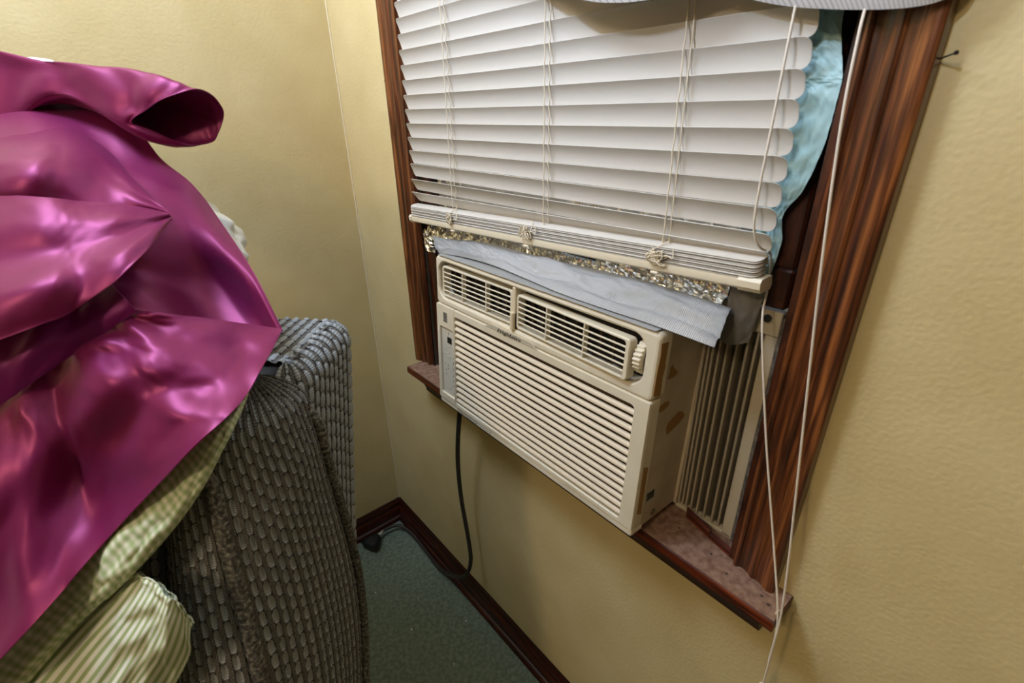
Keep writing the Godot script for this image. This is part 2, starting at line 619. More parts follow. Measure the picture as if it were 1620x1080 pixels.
func room():
	var st := begin()
	var ob := [-0.1, -0.05, RX + 0.1, RY]
	var hb := [OX0, OY0, OX1, OY1]
	loft(st, [rr(ob, 0, 0.001, -0.12), rr(ob, 0, 0.001, 0), rr(hb, 0, 0.001, 0), rr(hb, 0, 0.001, -0.12), rr(ob, 0, 0.001, -0.12)])
	structure(putw(done(st), "wall_window", M.wall), "pale yellow textured plaster wall around the window", "wall")
	structure(putw(boxm(v(-0.1, -0.05, -0.02), v(0, RY, RZ + 0.1)), "wall_left", M.wall), "pale yellow plaster wall on the left behind the chair", "wall")
	structure(putw(boxm(v(RX, -0.05, 0), v(RX + 0.1, RY, RZ + 0.1)), "wall_right", M.unseen_dark_wall), "unseen right wall outside the picture, coloured dark to cut bounced light", "wall")
	structure(putw(boxm(v(-0.1, -0.05, RZ), v(RX + 0.1, RY, RZ + 0.1)), "wall_back", M.unseen_dark_wall), "unseen wall behind the camera, coloured dark to cut bounced light", "wall")
	structure(putw(boxm(v(-0.1, RY, -0.12), v(RX + 0.1, RY + 0.1, RZ + 0.1)), "ceiling", M.ceiling), "white ceiling", "ceiling")
	# carpet with an uneven nap
	var cn := noise(9.0, FastNoiseLite.TYPE_SIMPLEX_SMOOTH, 3, 9)
	var fine := noise(260.0, FastNoiseLite.TYPE_SIMPLEX, 2, 10)
	var fl := sheet(220, 220, func(a, b): return v(a * 1.1, cn.get_noise_2d(a, b) * 0.0015 + fine.get_noise_2d(a * 1.1, b) * 0.0012, b * 1.0))
	var ft := begin()
	ft.append_from(fl, 0, Transform3D())
	cbox(ft, v(-0.1, -0.1, -0.02), v(RX + 0.1, -0.004, RZ + 0.1), 0.001)
	ft.set_smooth_group(-1)
	quad(ft, v(1.1, 0, 0), v(RX, 0, 0), v(RX, 0, RZ), v(1.1, 0, RZ))
	quad(ft, v(0, 0, 1.0), v(1.1, 0, 1.0), v(1.1, 0, RZ), v(0, 0, RZ))
	structure(putw(done(ft), "floor", M.carpet), "worn green carpet on the floor", "floor")
	# baseboards with a moulded top and a shoe strip
	var prof := [Vector2(0, 0), Vector2(0.011, 0), Vector2(0.0115, 0.045), Vector2(0.0105, 0.049), Vector2(0.0075, 0.053), Vector2(0.0088, 0.058), Vector2(0.0095, 0.063), Vector2(0.007, 0.069), Vector2(0.0045, 0.073), Vector2(0.0048, 0.077), Vector2(0.0025, 0.08), Vector2(0, 0.08)]
	var shoe := [Vector2(0.011, 0), Vector2(0.022, 0), Vector2(0.0215, 0.005), Vector2(0.019, 0.010), Vector2(0.0155, 0.0135), Vector2(0.011, 0.015)]
	var bw = structure(Node3D.new(), "dark red varnished baseboard under the window", "baseboard")
	bw.name = "baseboard_window"
	add_child(bw)
	put(prism(prof, v(0, 0, 0), Vector3.BACK, Vector3.UP, Vector3.RIGHT, RX, 10, 1.6), "board", M.base, bw)
	put(prism(shoe, v(0.011, 0, 0), Vector3.BACK, Vector3.UP, Vector3.RIGHT, RX - 0.02, 10, 1.6), "shoe_strip", M.base, bw)
	var bl = structure(Node3D.new(), "dark red varnished baseboard along the left wall", "baseboard")
	bl.name = "baseboard_left"
	add_child(bl)
	put(prism(prof, v(0, 0, 0), Vector3.RIGHT, Vector3.UP, Vector3.BACK, RZ, 10, 1.6), "board", M.base, bl)
	put(prism(shoe, v(0, 0, 0.011), Vector3.RIGHT, Vector3.UP, Vector3.BACK, RZ - 0.02, 10, 1.6), "shoe_strip", M.base, bl)
	structure(putw(tubem([v(0.001, 0.08, 0.001), v(0.001, 0.9, 0.001), v(0.001, RY, 0.001)], 0.0022, 8, 3), "trim_1", M.bead), "thin pale paint bead down the corner of the walls", "trim")

# ------------------------------------------------------------------ window
func window_parts():
	var w := thing("window_1", "dark stained wooden window with moulded casing and dusty sill", "window", v(0.7, 0.722, 0), "structure")
	# colonial casing: x across from the inner edge, y away from the wall
	var prof := [Vector2(0, 0), Vector2(0, 0.009), Vector2(0.0015, 0.0115), Vector2(0.004, 0.0122), Vector2(0.0065, 0.0112), Vector2(0.008, 0.0088), Vector2(0.011, 0.0080), Vector2(0.016, 0.0086), Vector2(0.021, 0.0105), Vector2(0.025, 0.0138), Vector2(0.0275, 0.0146), Vector2(0.030, 0.0134), Vector2(0.0315, 0.0122), Vector2(0.036, 0.0128), Vector2(0.041, 0.0152), Vector2(0.045, 0.0178), Vector2(0.049, 0.0188), Vector2(0.0535, 0.0182), Vector2(0.0555, 0.0165), Vector2(0.056, 0.013), Vector2(0.056, 0)]
	putw(prism(prof, v(1.0865, 0.722, 0), Vector3.RIGHT, Vector3.BACK, Vector3.UP, OY1 + 0.065 - 0.722, 9, 1.7), "casing", M.wood, w)
	putw(prism(prof, v(0.3205, 0.722, 0), Vector3.LEFT, Vector3.BACK, Vector3.UP, OY1 + 0.065 - 0.722, 9, 1.7), "casing", M.wood, w)
	putw(prism(prof, v(0.265, OY1 + 0.01, 0), Vector3.UP, Vector3.BACK, Vector3.RIGHT, 0.877, 9, 1.7), "head_casing", M.wood, w)
	putw(boxm(v(OX1, 0.70, -0.12), v(1.0885, OY1 + 0.012, 0.004), 0.001), "jamb", M.wood_dark, w)
	putw(boxm(v(0.319, 0.70, -0.12), v(OX0, OY1 + 0.012, 0.004), 0.001), "jamb", M.wood_dark, w)
	putw(boxm(v(OX0, OY1 - 0.005, -0.12), v(OX1, OY1 + 0.012, 0.0005)), "head_jamb", M.wood_dark, w)
	putw(boxm(v(1.0675, 0.722, -0.045), v(1.0785, OY1, -0.034), 0.001), "stop", M.wood_dark, w)
	putw(boxm(v(0.329, 0.722, -0.045), v(0.364, OY1, -0.006), 0.002), "stop", M.wood_dark, w)
	# sill with a square, slightly rounded nose, and the apron under it
	putw(prism([Vector2(0.0, -0.0175), Vector2(0.0525, -0.0175), Vector2(0.0545, -0.0160), Vector2(0.0550, -0.0140), Vector2(0.0550, -0.0035), Vector2(0.0540, -0.0012), Vector2(0.0522, -0.0004), Vector2(0.0, -0.0004)], v(0.287, 0.722, 0), Vector3.BACK, Vector3.UP, Vector3.RIGHT, 0.8745, 9, 1.7), "sill", M.sill_edge, w)
	putw(prism([Vector2(0.0, -0.0006), Vector2(0.0522, -0.0006), Vector2(0.0518, 0.0006), Vector2(0.0, 0.0008)], v(0.2882, 0.722, 0), Vector3.BACK, Vector3.UP, Vector3.RIGHT, 0.8721, 9, 1.7), "dusty_sill_top", M.sill, w)
	putw(prism([Vector2(-0.12, 0.0008), Vector2(-0.12, -0.022), Vector2(0.0, -0.022), Vector2(0.0, 0.0008)], v(OX0, 0.722, 0), Vector3.BACK, Vector3.UP, Vector3.RIGHT, OX1 - OX0, 9, 1.7), "sill_back", M.sill, w)
	var ap := [Vector2(0, 0), Vector2(0, -0.062), Vector2(0.012, -0.062), Vector2(0.0155, -0.058), Vector2(0.016, -0.050), Vector2(0.0185, -0.046), Vector2(0.0195, -0.040), Vector2(0.0195, 0)]
	putw(prism(ap, v(0.300, 0.7046, 0), Vector3.BACK, Vector3.UP, Vector3.RIGHT, 0.839, 9, 1.7), "apron", M.wood_dark, w)
	# lower sash, raised to sit on the air conditioner
	putw(boxm(v(0.340, 1.0735, -0.044), v(1.068, 1.120, -0.019), 0.003), "sash_rail", M.wood_dark, w)
	putw(boxm(v(0.340, 1.120, -0.044), v(0.382, OY1 - 0.005, -0.019), 0.003), "sash_stile", M.wood_dark, w)
	putw(boxm(v(1.026, 1.120, -0.044), v(1.068, OY1 - 0.005, -0.019), 0.003), "sash_stile", M.wood_dark, w)
	putw(boxm(v(0.382, OY1 - 0.045, -0.044), v(1.026, OY1 - 0.005, -0.019), 0.003), "sash_rail", M.wood_dark, w)
	putw(boxm(v(0.380, 1.118, -0.034), v(1.028, OY1 - 0.043, -0.030), 0.0005), "pane", M.glass, w)
	putw(boxm(v(1.0665, 0.724, -0.033), v(1.0775, 1.066, -0.018), 0.003), "weather_strip", M.foam, w)

# ------------------------------------------------------------------ air conditioner
const AW := 0.486
const AH := 0.308

func vent(ac: Node3D, b: Array, called: String, turn: float):
	var t := Node3D.new()
	t.name = called
	ac.add_child(t, true)
	t.position = v(b[0], b[1], -0.0015)
	t.rotation.y = turn
	var w: float = b[2] - b[0]
	var h: float = b[3] - b[1]
	var o := [0.0, 0.0, w, h]
	var st := begin()
	var holes := 6
	var hh := (h - 0.004 - 0.004) / holes
	# the frame round all slots
	var hole := [0.005, 0.0035, w - 0.007, h - 0.0035]
	loft(st, [rr(o, 0, 0.006, -0.014), rr(o, 0, 0.006, -0.0015), rr(o, 0.0012, 0.006, 0), rr(hole, -0.0006, 0.004, 0), rr(hole, 0, 0.004, -0.001), rr(hole, 0, 0.004, -0.012)])
	put(done(st), "louver_frame", M.ivory, t)
	var bar := [Vector2(0.0005, -0.0014), Vector2(0.0009, -0.0004), Vector2(0.0018, 0), Vector2(0.0027, -0.0004), Vector2(0.0031, -0.0012), Vector2(0.0029, -0.0022), Vector2(0.0009, -0.0022)]
	for i in 5:
		var y: float = hole[1] + (hole[3] - hole[1]) * (i + 1) / 6.0 - 0.0018
		put(prism(bar, v(hole[0] - 0.001, y, 0.0002), Vector3.UP, Vector3.BACK, Vector3.RIGHT, hole[2] - hole[0] + 0.002), "louver_bar", M.ivory, t)
	for k in [0.31, 0.65]:
		put(boxm(v(w * k - 0.0013, hole[1], -0.009), v(w * k + 0.0013, hole[3], 0.0), 0.0006), "louver_divider", M.ivory, t)
	var vn := 9
	for i in vn:
		var x: float = hole[0] + (hole[2] - hole[0]) * (i + 0.7) / vn
		var m := put(boxm(v(-0.0006, hole[1] + 0.001, -0.012), v(0.0006, hole[3] - 0.001, 0), 0.0003), "inner_vane", M.shaded_vane, t)
		m.position = v(x, 0, -0.016)
		m.rotation.y = 0.5

func air_conditioner() -> Node3D:
	var ac := thing("air_conditioner", "cream window air conditioner with slatted front grille resting on the sill", "air conditioner", v(0.49, 0.735, 0.0875))
	ac.rotation.x = deg_to_rad(-2.97)
	# case through the window
	var cb := [0.003, 0.001, AW - 0.0025, AH - 0.004]
	var cs := begin()
	loft(cs, [rr(cb, 0, 0.004, -0.42), rr(cb, 0, 0.004, -0.02), rr(cb, 0.004, 0.004, -0.02), rr(cb, 0.004, 0.004, -0.036)], true, true)
	put(done(cs), "case", M.case, ac)
	# upper bezel with the air outlet recess
	var o := [0.0, 0.2165, AW, AH]
	var h := [0.010, 0.2305, 0.4665, 0.2985]
	var st := begin()
	loft(st, [rr(o, 0, 0.009, -0.024), rr(o, 0, 0.009, -0.006), rr(o, 0.0006, 0.009, -0.003), rr(o, 0.0022, 0.009, -0.0008), rr(o, 0.005, 0.009, 0), rr(h, -0.004, 0.024, 0), rr(h, -0.0016, 0.021, -0.0012), rr(h, 0, 0.019, -0.004), rr(h, 0, 0.019, -0.028)])
	put(done(st), "upper_bezel", M.ivory, ac)
	put(boxm(v(0.004, 0.225, -0.034), v(AW - 0.004, 0.304, -0.0275), 0.001), "outlet_shade_plate", M.dark, ac)  # dark plate standing in for the shade inside the air outlet
	vent(ac, [0.0195, 0.2335, 0.2165, 0.2915], "vent", deg_to_rad(1.0))
	vent(ac, [0.2285, 0.2340, 0.4495, 0.2905], "vent", deg_to_rad(-2.2))
	# post between the vents, with its little tab
	st = begin()
	cbox(st, v(0.2185, 0.2285, -0.024), v(0.2265, 0.3, -0.0005), 0.0012)
	cbox(st, v(0.2185, 0.2300, -0.010), v(0.2265, 0.2600, 0.0042), 0.0016)
	put(done(st), "vent_post", M.post, ac)
	# thumb wheel
	st = begin()
	var loops := []
	for x in [[-0.0075, 0.55], [-0.0072, 0.90], [-0.006, 1.0], [0.004, 1.0], [0.0052, 0.93], [0.0056, 0.70], [0.0040, 0.66], [0.0040, 0.30]]:
		var l := PackedVector3Array()
		for k in 96:
			var a := TAU * k / 96
			var r: float = 0.0225 * x[1]
			if x[1] > 0.95: r += 0.0011 * signf(sin(TAU * k / 96 * 24 + 0.1))
			l.append(v(x[0], r * sin(a), r * cos(a)))
		loops.append(l)
	loft(st, loops, true, true)
	put(done(st), "thumb_wheel", M.ivory, ac).position = v(0.4585, 0.2655, -0.0195)
	# lower front: control panel on the left, grille on the right
	o = [0.0, 0.0125, 0.0575, 0.2165]
	h = [0.0105, 0.027, 0.0545, 0.1715]
	st = begin()
	loft(st, [rr(o, 0, 0.003, -0.02), rr(o, 0, 0.003, -0.0005), rr(o, 0.0004, 0.003, 0.001), rr(o, 0.0008, 0.003, 0.0018), rr(h, -0.0012, 0.004, 0.0018), rr(h, 0, 0.003, 0.0002), rr(h, 0, 0.003, -0.0022)])
	put(done(st), "panel_surround", M.ivory, ac)
	o = [0.0575, 0.0125, AW, 0.2165]
	h = [0.0600, 0.0200, 0.4630, 0.2030]
	st = begin()
	loft(st, [rr(o, 0, 0.003, -0.02), rr(o, 0, 0.003, -0.003), rr(o, 0.0003, 0.003, 0.000), rr(o, 0.0009, 0.003, 0.0018), rr(h, -0.001, 0.005, 0.0018), rr(h, 0, 0.004, 0.0004), rr(h, 0, 0.004, -0.018)])
	put(done(st), "front_panel", M.ivory, ac)
	put(boxm(v(0.055, 0.016, -0.022), v(0.466, 0.206, -0.0175), 0.001), "grille_shade_plate", M.cavity_shade, ac)  # plate behind the fins, its colour stands for the shade in the gaps
	var fin := [Vector2(0.0, -0.0022), Vector2(0.0004, -0.0009), Vector2(0.0014, -0.0001), Vector2(0.0026, -0.0001), Vector2(0.0050, -0.0010), Vector2(0.0064, -0.0028), Vector2(0.0069, -0.0050), Vector2(0.0052, -0.0054), Vector2(0.0020, -0.0042)]
	for i in 14:
		put(prism(fin, v(0.0592, 0.0245 + 0.01262 * i, 0.0012), Vector3.UP, Vector3.BACK, Vector3.RIGHT, 0.4046), "grille_fin", M.fin, ac)
	# bottom lip
	o = [0.0, 0.0, AW, 0.0118]
	st = begin()
	loft(st, [rr(o, 0, 0.004, -0.024), rr(o, 0, 0.004, -0.004), rr(o, 0.0005, 0.004, -0.0015), rr(o, 0.0018, 0.004, -0.0002), rr(o, 0.003, 0.004, 0)], true, true)
	put(done(st), "bottom_lip", M.ivory, ac)
	put(boxm(v(0.004, 0.001, -0.06), v(AW - 0.004, 0.01, -0.02), 0.002), "base_tray", M.case, ac)
	# control panel
	var cp := put(boxm(v(0.0095, 0.026, -0.0045), v(0.0555, 0.1725, -0.0018), 0.0003), "control_panel", M.panel, ac)
	put(boxm(v(0.030, 0.1405, -0.002), v(0.0445, 0.1535, -0.0011), 0.0004), "display", M.screen, cp)
	st = begin()
	var marks := [[0.034, 0.158, 8], [0.037, 0.132, 1], [0.023, 0.125, 1], [0.036, 0.119, 1], [0.0215, 0.113, 3], [0.036, 0.108, 3], [0.048, 0.112, 1], [0.048, 0.100, 3], [0.020, 0.093, 3], [0.030, 0.090, 2], [0.030, 0.083, 2], [0.047, 0.086, 3], [0.022, 0.078, 2], [0.021, 0.069, 3], [0.047, 0.073, 2], [0.047, 0.062, 2], [0.047, 0.051, 3], [0.035, 0.040, 3], [0.048, 0.034, 2]]
	for m in marks:
		for k in m[2]:
			var y: float = m[1] + (k % 3) * 0.0019
			cbox(st, v(m[0] - 0.0012 + 0.0006 * (k / 3), y, -0.002), v(m[0] + 0.0014 - 0.0004 * (k % 2), y + 0.0012, -0.00155), 0.0002)
	put(done(st), "panel_print", M.ink, cp)
	for p in [[0.0215, 0.1165], [0.036, 0.1115], [0.0215, 0.0965], [0.021, 0.073], [0.0345, 0.043], [0.0475, 0.0545]]:
		put(boxm(v(p[0] - 0.003, p[1] - 0.0022, -0.0025), v(p[0] + 0.003, p[1] + 0.0022, -0.0014), 0.0006), "button", M.panel, cp)
	put(boxm(v(0.0235, 0.1835, 0.0012), v(0.0365, 0.2035, 0.0021), 0.0002), "energy_label", M.grey_label, ac)
	st = begin()
	for k in 4: cbox(st, v(0.0250, 0.1855 + k * 0.0045, 0.002), v(0.0350 - 0.002 * (k % 2), 0.1872 + k * 0.0045, 0.00225), 0.0001)
	put(done(st), "label_print", M.ink, ac)
	# name plate
	var tab := [Vector2(0.1530, 0.2150), Vector2(0.1600, 0.2162), Vector2(0.1660, 0.2205), Vector2(0.1730, 0.2222), Vector2(0.2640, 0.2222), Vector2(0.2710, 0.2205), Vector2(0.2770, 0.2162), Vector2(0.2840, 0.2150)]
	put(prism(tab, v(0, 0.0012, 0), Vector3.RIGHT, Vector3.UP, Vector3.BACK, 0.0024), "name_plate", M.plate, ac)
	var tm := TextMesh.new()
	tm.text = "Frigidaire"
	var sf := SystemFont.new()
	sf.font_names = PackedStringArray(["Droid Serif"])
	tm.font = sf
	tm.font_size = 64
	tm.pixel_size = 0.000125
	sf.font_weight = 700
	tm.depth = 0.0004
	var lt := put(tm, "lettering", M.ink, ac)
	lt.transform = Transform3D(Basis(v(1.45, 0, 0), v(0.45, 1, 0), v(0, 0, 1)), v(0.2165, 0.2188, 0.0026))
	# small print on the bottom lip
	st = begin()
	for row in 3:
		var x := 0.061
		var stop: float = [0.135, 0.162, 0.128][row]
		while x < stop:
			var l := rng.randf_range(0.0015, 0.006)
			cbox(st, v(x, 0.0078 - row * 0.0022, -0.0002), v(minf(x + l, stop), 0.0089 - row * 0.0022, 0.00018), 0.0001)
			x += l + 0.0011
	cbox(st, v(0.166, 0.0035, -0.0002), v(0.1675, 0.0085, 0.00018), 0.0001)
	put(done(st), "small_print", M.ink, ac)
	# remains of packing tape, stickers and a screw on the side (y up, z outwards, on the plane x)
	var side := func(pts: Array, x: float, called: String, mat: Material, th := 0.0006):
		var poly := []
		for p in pts: poly.append(Vector2(p[1], p[0]))
		put(prism(poly, v(x, 0, 0), Vector3.BACK, Vector3.UP, Vector3.RIGHT, th), called, mat, ac)
	side.call([[0.296, -0.002], [0.295, -0.017], [0.269, -0.0165], [0.262, -0.018], [0.249, -0.0155], [0.222, -0.017], [0.226, -0.001], [0.262, -0.0015], [0.280, -0.004]], AW - 0.0003, "tape_remnant", M.old_tape)
	side.call([[0.258, -0.040], [0.252, -0.043], [0.241, -0.056], [0.237, -0.046], [0.238, -0.033], [0.248, -0.036], [0.254, -0.034]], AW - 0.003, "tape_remnant", M.old_tape)
	side.call([[0.202, -0.0235], [0.205, -0.036], [0.202, -0.047], [0.195, -0.046], [0.192, -0.034], [0.193, -0.0235]], AW - 0.003, "tape_remnant", M.old_tape)
	side.call([[0.171, -0.062], [0.176, -0.075], [0.172, -0.086], [0.162, -0.095], [0.155, -0.085], [0.150, -0.068], [0.146, -0.054], [0.158, -0.050], [0.166, -0.052]], AW - 0.003, "tape_remnant", M.old_tape)
	side.call([[0.118, -0.005], [0.113, -0.016], [0.033, -0.017], [0.038, -0.006]], AW - 0.0003, "tape_remnant", M.old_tape)
	side.call([[0.064, -0.0255], [0.060, -0.052], [0.052, -0.056], [0.036, -0.051], [0.040, -0.0255]], AW - 0.0030, "sticker", M.paper)
	for k in 7:
		side.call([[0.0600 - k * 0.0001, -0.0290 - k * 0.0026], [0.0600, -0.0305 - k * 0.0026 - 0.0006 * (k % 2)], [0.0460, -0.0310 - k * 0.0026 - 0.0006 * (k % 2)], [0.0460, -0.0295 - k * 0.0026]], AW - 0.0026, "barcode_bar", M.ink)
	st = begin()
	var ring := []
	for k in 13: ring.append(v(AW - 0.0024, 0.0155 + 0.0042 * sin(TAU * k / 12), -0.052 + 0.0042 * cos(TAU * k / 12)))
	tube(st, ring, 0.0012, 6, 2)
	put(done(st), "screw_cup", M.metal, ac)
	put(boxm(v(AW - 0.003, 0.002, -0.118), v(AW + 0.002, 0.30, -0.108), 0.001), "side_flange", M.case, ac)
	put(boxm(v(0.02, -0.0125, -0.14), v(AW - 0.01, 0.002, -0.128), 0.001), "foot_rail", M.case, ac)
	return ac

func accordion(ac: Node3D, x0: float, x1: float, seen_side: bool):
	var t := Node3D.new()
	t.name = "accordion_panel"
	ac.add_child(t, true)
	t.transform = ac.transform.affine_inverse()
	var zf := -0.026
	var yb := 0.724
	var yt := 1.068
	var outer := x1 - 0.0155 if seen_side else x0
	var st := begin()
	cbox(st, v(outer, yb, zf - 0.012), v(outer + 0.0155, yt - 0.028, zf + 0.001), 0.0015)
	put(done(st), "side_bar", M.frame, t)
	st = begin()
	var a := x0 - 0.012 if seen_side else x0
	var b := x1 if seen_side else x1 + 0.012
	cbox(st, v(a, yt - 0.030, zf - 0.012), v(b, yt, zf + 0.002), 0.0015)
	put(done(st), "top_bar", M.frame, t)
	put(boxm(v(a, yb - 0.001, zf - 0.012), v(b, yb + 0.005, zf + 0.001), 0.001), "bottom_bar", M.frame, t)
	if seen_side:
		put(boxm(v(1.026, yt - 0.0285, zf + 0.001), v(1.0655, yt + 0.001, zf + 0.0032), 0.001), "bracket", M.frame, t)
		st = begin()
		tube(st, [v(1.0505, 1.060, zf + 0.002), v(1.0505, 1.060, zf + 0.0065)], 0.0045, 12, 2)
		put(done(st), "screw", M.black, t)
	put(boxm(v(x0 - 0.01, yb, zf - 0.022), v(x1, yt - 0.02, zf - 0.020), 0.0005), "pleat_shade_sheet", M.bellows_shade, t)  # dark sheet added behind the pleats as the shade in their valleys
	# folded bellows
	var xs := [0.9785, 0.9845, 0.9905, 0.9985, 1.0080, 1.0195, 1.0320, 1.0420, 1.0505] if seen_side else []
	if not seen_side:
		for k in 9: xs.append(0.386 + 0.0112 * k)
	var pl := [Vector2(-0.0012, -0.019), Vector2(-0.0019, -0.004), Vector2(-0.0015, -0.0012), Vector2(0, 0), Vector2(0.0014, -0.0010), Vector2(0.0017, -0.004), Vector2(0.0012, -0.019)]
	for x in xs:
		put(prism(pl, v(x, yb + 0.003, zf - 0.0015), Vector3.RIGHT, Vector3.BACK, Vector3.UP, yt - 0.03 - yb), "pleat", M.bellows, t)

func power_cord(ac: Node3D):
	var c := putw(tubem([v(0.513, 0.745, 0.05), v(0.499, 0.69, 0.05), v(0.478, 0.60, 0.047), v(0.466, 0.52, 0.044), v(0.463, 0.415, 0.040), v(0.476, 0.295, 0.037), v(0.482, 0.225, 0.038), v(0.467, 0.165, 0.041), v(0.425, 0.105, 0.038), v(0.349, 0.040, 0.030), v(0.288, 0.016, 0.031), v(0.204, 0.0125, 0.027), v(0.115, 0.016, 0.026), v(0.064, 0.022, 0.042), v(0.049, 0.024, 0.080), v(0.057, 0.024, 0.118)], 0.0053, 10, 8), "power_cord", M.cord_black, ac)
	# white cord tag, and the ribbed black plug behind the chair
	putw(tubem([v(0.0505, 0.0245, 0.096), v(0.060, 0.0245, 0.124)], 0.0064, 4, 2), "cord_tag", M.paper, c)
	var st := begin()
	var d := v(0.40, -0.05, 0.92).normalized()
	var s := v(0.92, 0, -0.40).normalized()
	var up := d.cross(s) * -1.0
	var loops := []
	for k in [[0.0, 0.010, 0.008], [0.006, 0.016, 0.011], [0.022, 0.026, 0.014], [0.036, 0.030, 0.015], [0.044, 0.031, 0.015], [0.048, 0.027, 0.012]]:
		var l := PackedVector3Array()
		for i in 24:
			var a := TAU * i / 24
			var rib := 1.0 + 0.06 * signf(sin(a * 6.0 + 0.05))
			l.append(v(0.057, 0.026, 0.118) + d * k[0] + s * cos(a) * k[1] * rib + up * sin(a) * k[2] * rib)
		loops.append(l)
	loft(st, loops, true, true)
	putw(done(st), "plug", M.black, c)

# ------------------------------------------------------------------ foil, tape, sheeting
func foil_and_tape():
	var cell := noise(1.0, FastNoiseLite.TYPE_CELLULAR, 1, 5)
	cell.cellular_return_type = FastNoiseLite.RETURN_DISTANCE2_SUB
	var soft := noise(1.0, FastNoiseLite.TYPE_SIMPLEX_SMOOTH, 2, 6)
	# crumpled foil wrapped over the sash and its bottom rail
	var P := []
	var nx := 190
	var ys := []
	for k in 26: ys.append(1.043 + k * 0.0032)
	for k in 44: ys.append(1.1262 + 0.0116 * k)
	ys.reverse()
	for y in ys:
		var row := PackedVector3Array()
		for i in nx + 1:
			var x := 0.346 + (1.004 - 0.346) * i / nx
			var flare := smoothstep(1.088, 1.046, y)
			var z := -0.0135 + 0.020 * flare
			var yy: float = y + 0.020 * flare * smoothstep(0.4, 1.0, (x - 0.34) / 0.66) - 0.004 * flare
			var k := cell.get_noise_2d(x * 34.0, y * 42.0) * 0.75 + soft.get_noise_2d(x * 70.0, y * 85.0) * 0.4
			row.append(v(x + soft.get_noise_2d(y * 90.0, x * 90.0) * 0.0015, yy + k * 0.0022, z + k * 0.0046))
		P.append(row)
	var torn := {}
	for i in range(112, 131):
		for j in range(56 + (1 if i % 5 == 0 else 0), 59 - (i % 3) / 2): torn[Vector2i(i, j)] = true
	tag(putw(sheet_of(P, Vector2.ONE, 0.0, true, torn), "aluminium_foil", M.foil), "crumpled silver aluminium foil covering the window sash behind the blind", "foil")
	# its torn left end
	var E := []
	for j in 12:
		var row := PackedVector3Array()
		for i in 9:
			var a := float(i) / 8
			var b := float(j) / 11
			var k := cell.get_noise_2d(a * 3.0 + 7.0, b * 5.0) * 0.006
			row.append(v(0.333 + 0.045 * a + 0.010 * b * (1 - a) + k, 1.058 - 0.040 * b + 0.004 * sin(a * 5.0) + k, 0.006 + 0.012 * sin(PI * a) * (0.4 + 0.6 * b) + k * 1.2))
		E.append(row)
	tag(putw(sheet_of(E, Vector2.ONE, 0.0006, true), "foil_scrap", M.foil), "crushed end of foil sticking out beside the left window casing", "foil")
	# ribbed duct tape from the foil down to the top of the air conditioner
	var up := [v(0.375, 1.047, 0.010), v(0.452, 1.053, 0.007), v(0.535, 1.063, 0.005), v(0.642, 1.066, 0.004), v(0.732, 1.068, 0.004), v(0.821, 1.072, 0.004), v(0.897, 1.074, 0.004), v(0.962, 1.073, 0.004), v(1.019, 1.070, 0.004)]
	var lo := [v(0.494, 1.0445, 0.066), v(0.540, 1.0465, 0.056), v(0.590, 1.0475, 0.050), v(0.650, 1.0475, 0.049), v(0.727, 1.047, 0.056), v(0.800, 1.0465, 0.063), v(0.880, 1.0465, 0.064), v(0.955, 1.0468, 0.063), v(1.036, 1.046, 0.065)]
	var rows := []
	for k in [0.0, 0.2, 0.42, 0.62, 0.82, 1.0]:
		var r := []
		for i in 9:
			var p: Vector3 = up[i].lerp(lo[i], k)
			var sag: float = [0.0, 0.004, 0.0035, -0.0035, 0.0025, 0.0][int(round(k * 5))]
			p.y += sag * (1.0 + 0.5 * sin(i * 2.1)) + (0.0025 * sin(i * 3.3 + k * 6.0) if k > 0.1 and k < 0.95 else 0.0)
			r.append(p)
		rows.append(r)
	var wr := noise(1.0, FastNoiseLite.TYPE_SIMPLEX_SMOOTH, 3, 12)
	tag(putw(sheet(150, 44, func(a, b):
		var p := patch(rows, a, b)
		var n := wr.get_noise_2d(a * 14.0, b * 3.5) + 0.55 * wr.get_noise_2d(a * 40.0, b * 9.0)
		return p + v(0, 0.0036, 0.0016) * n * sin(PI * clampf(b * 1.02, 0, 1)), Vector2(36, 1), 0.0004), "duct_tape", M.tape), "wrinkled silver duct tape sealing the foil to the top of the air conditioner", "tape")
	var under := sheet(90, 8, func(a, b): return v(0.50 + 0.468 * a, 1.0438 + 0.0008 * b + 0.0006 * wr.get_noise_2d(a * 20.0, b * 3.0), 0.03 + 0.0425 * b))
	tag(putw(under, "smooth_tape", M.tape_grey), "smooth grey tape lying flat along the top front edge of the air conditioner", "tape")
	# dark plastic tail hanging at the right end of the tape
	var tail := [[v(1.006, 1.10, -0.012), v(1.026, 1.10, -0.010), v(1.047, 1.102, -0.013)], [v(1.008, 1.06, -0.008), v(1.026, 1.06, -0.002), v(1.044, 1.064, -0.010)], [v(1.002, 1.022, -0.012), v(1.020, 1.020, -0.006), v(1.039, 1.028, -0.014)]]
	var tl := putw(sheet(20, 24, func(a, b): return patch(tail, a, b) + v(0, 0, 0.0016) * wr.get_noise_2d(a * 5.0, b * 6.0), Vector2.ONE, 0.0005), "plastic_strip", M.tape_dark)
	tag(tl, "dark grey plastic strip hanging at the right end of the silver tape", "plastic strip")
	# aqua plastic sheeting bulging out at the right end of the blind
	var edge := [v(1.058, 1.44, -0.012), v(1.060, 1.39, -0.010), v(1.063, 1.345, -0.008), v(1.0685, 1.325, -0.004), v(1.0765, 1.304, 0.002), v(1.0775, 1.290, 0.003), v(1.0745, 1.246, 0.0), v(1.064, 1.205, -0.004), v(1.049, 1.178, -0.008), v(1.053, 1.150, -0.008), v(1.048, 1.11, -0.01)]
	var crumple := noise(1.0, FastNoiseLite.TYPE_SIMPLEX_SMOOTH, 3, 14)
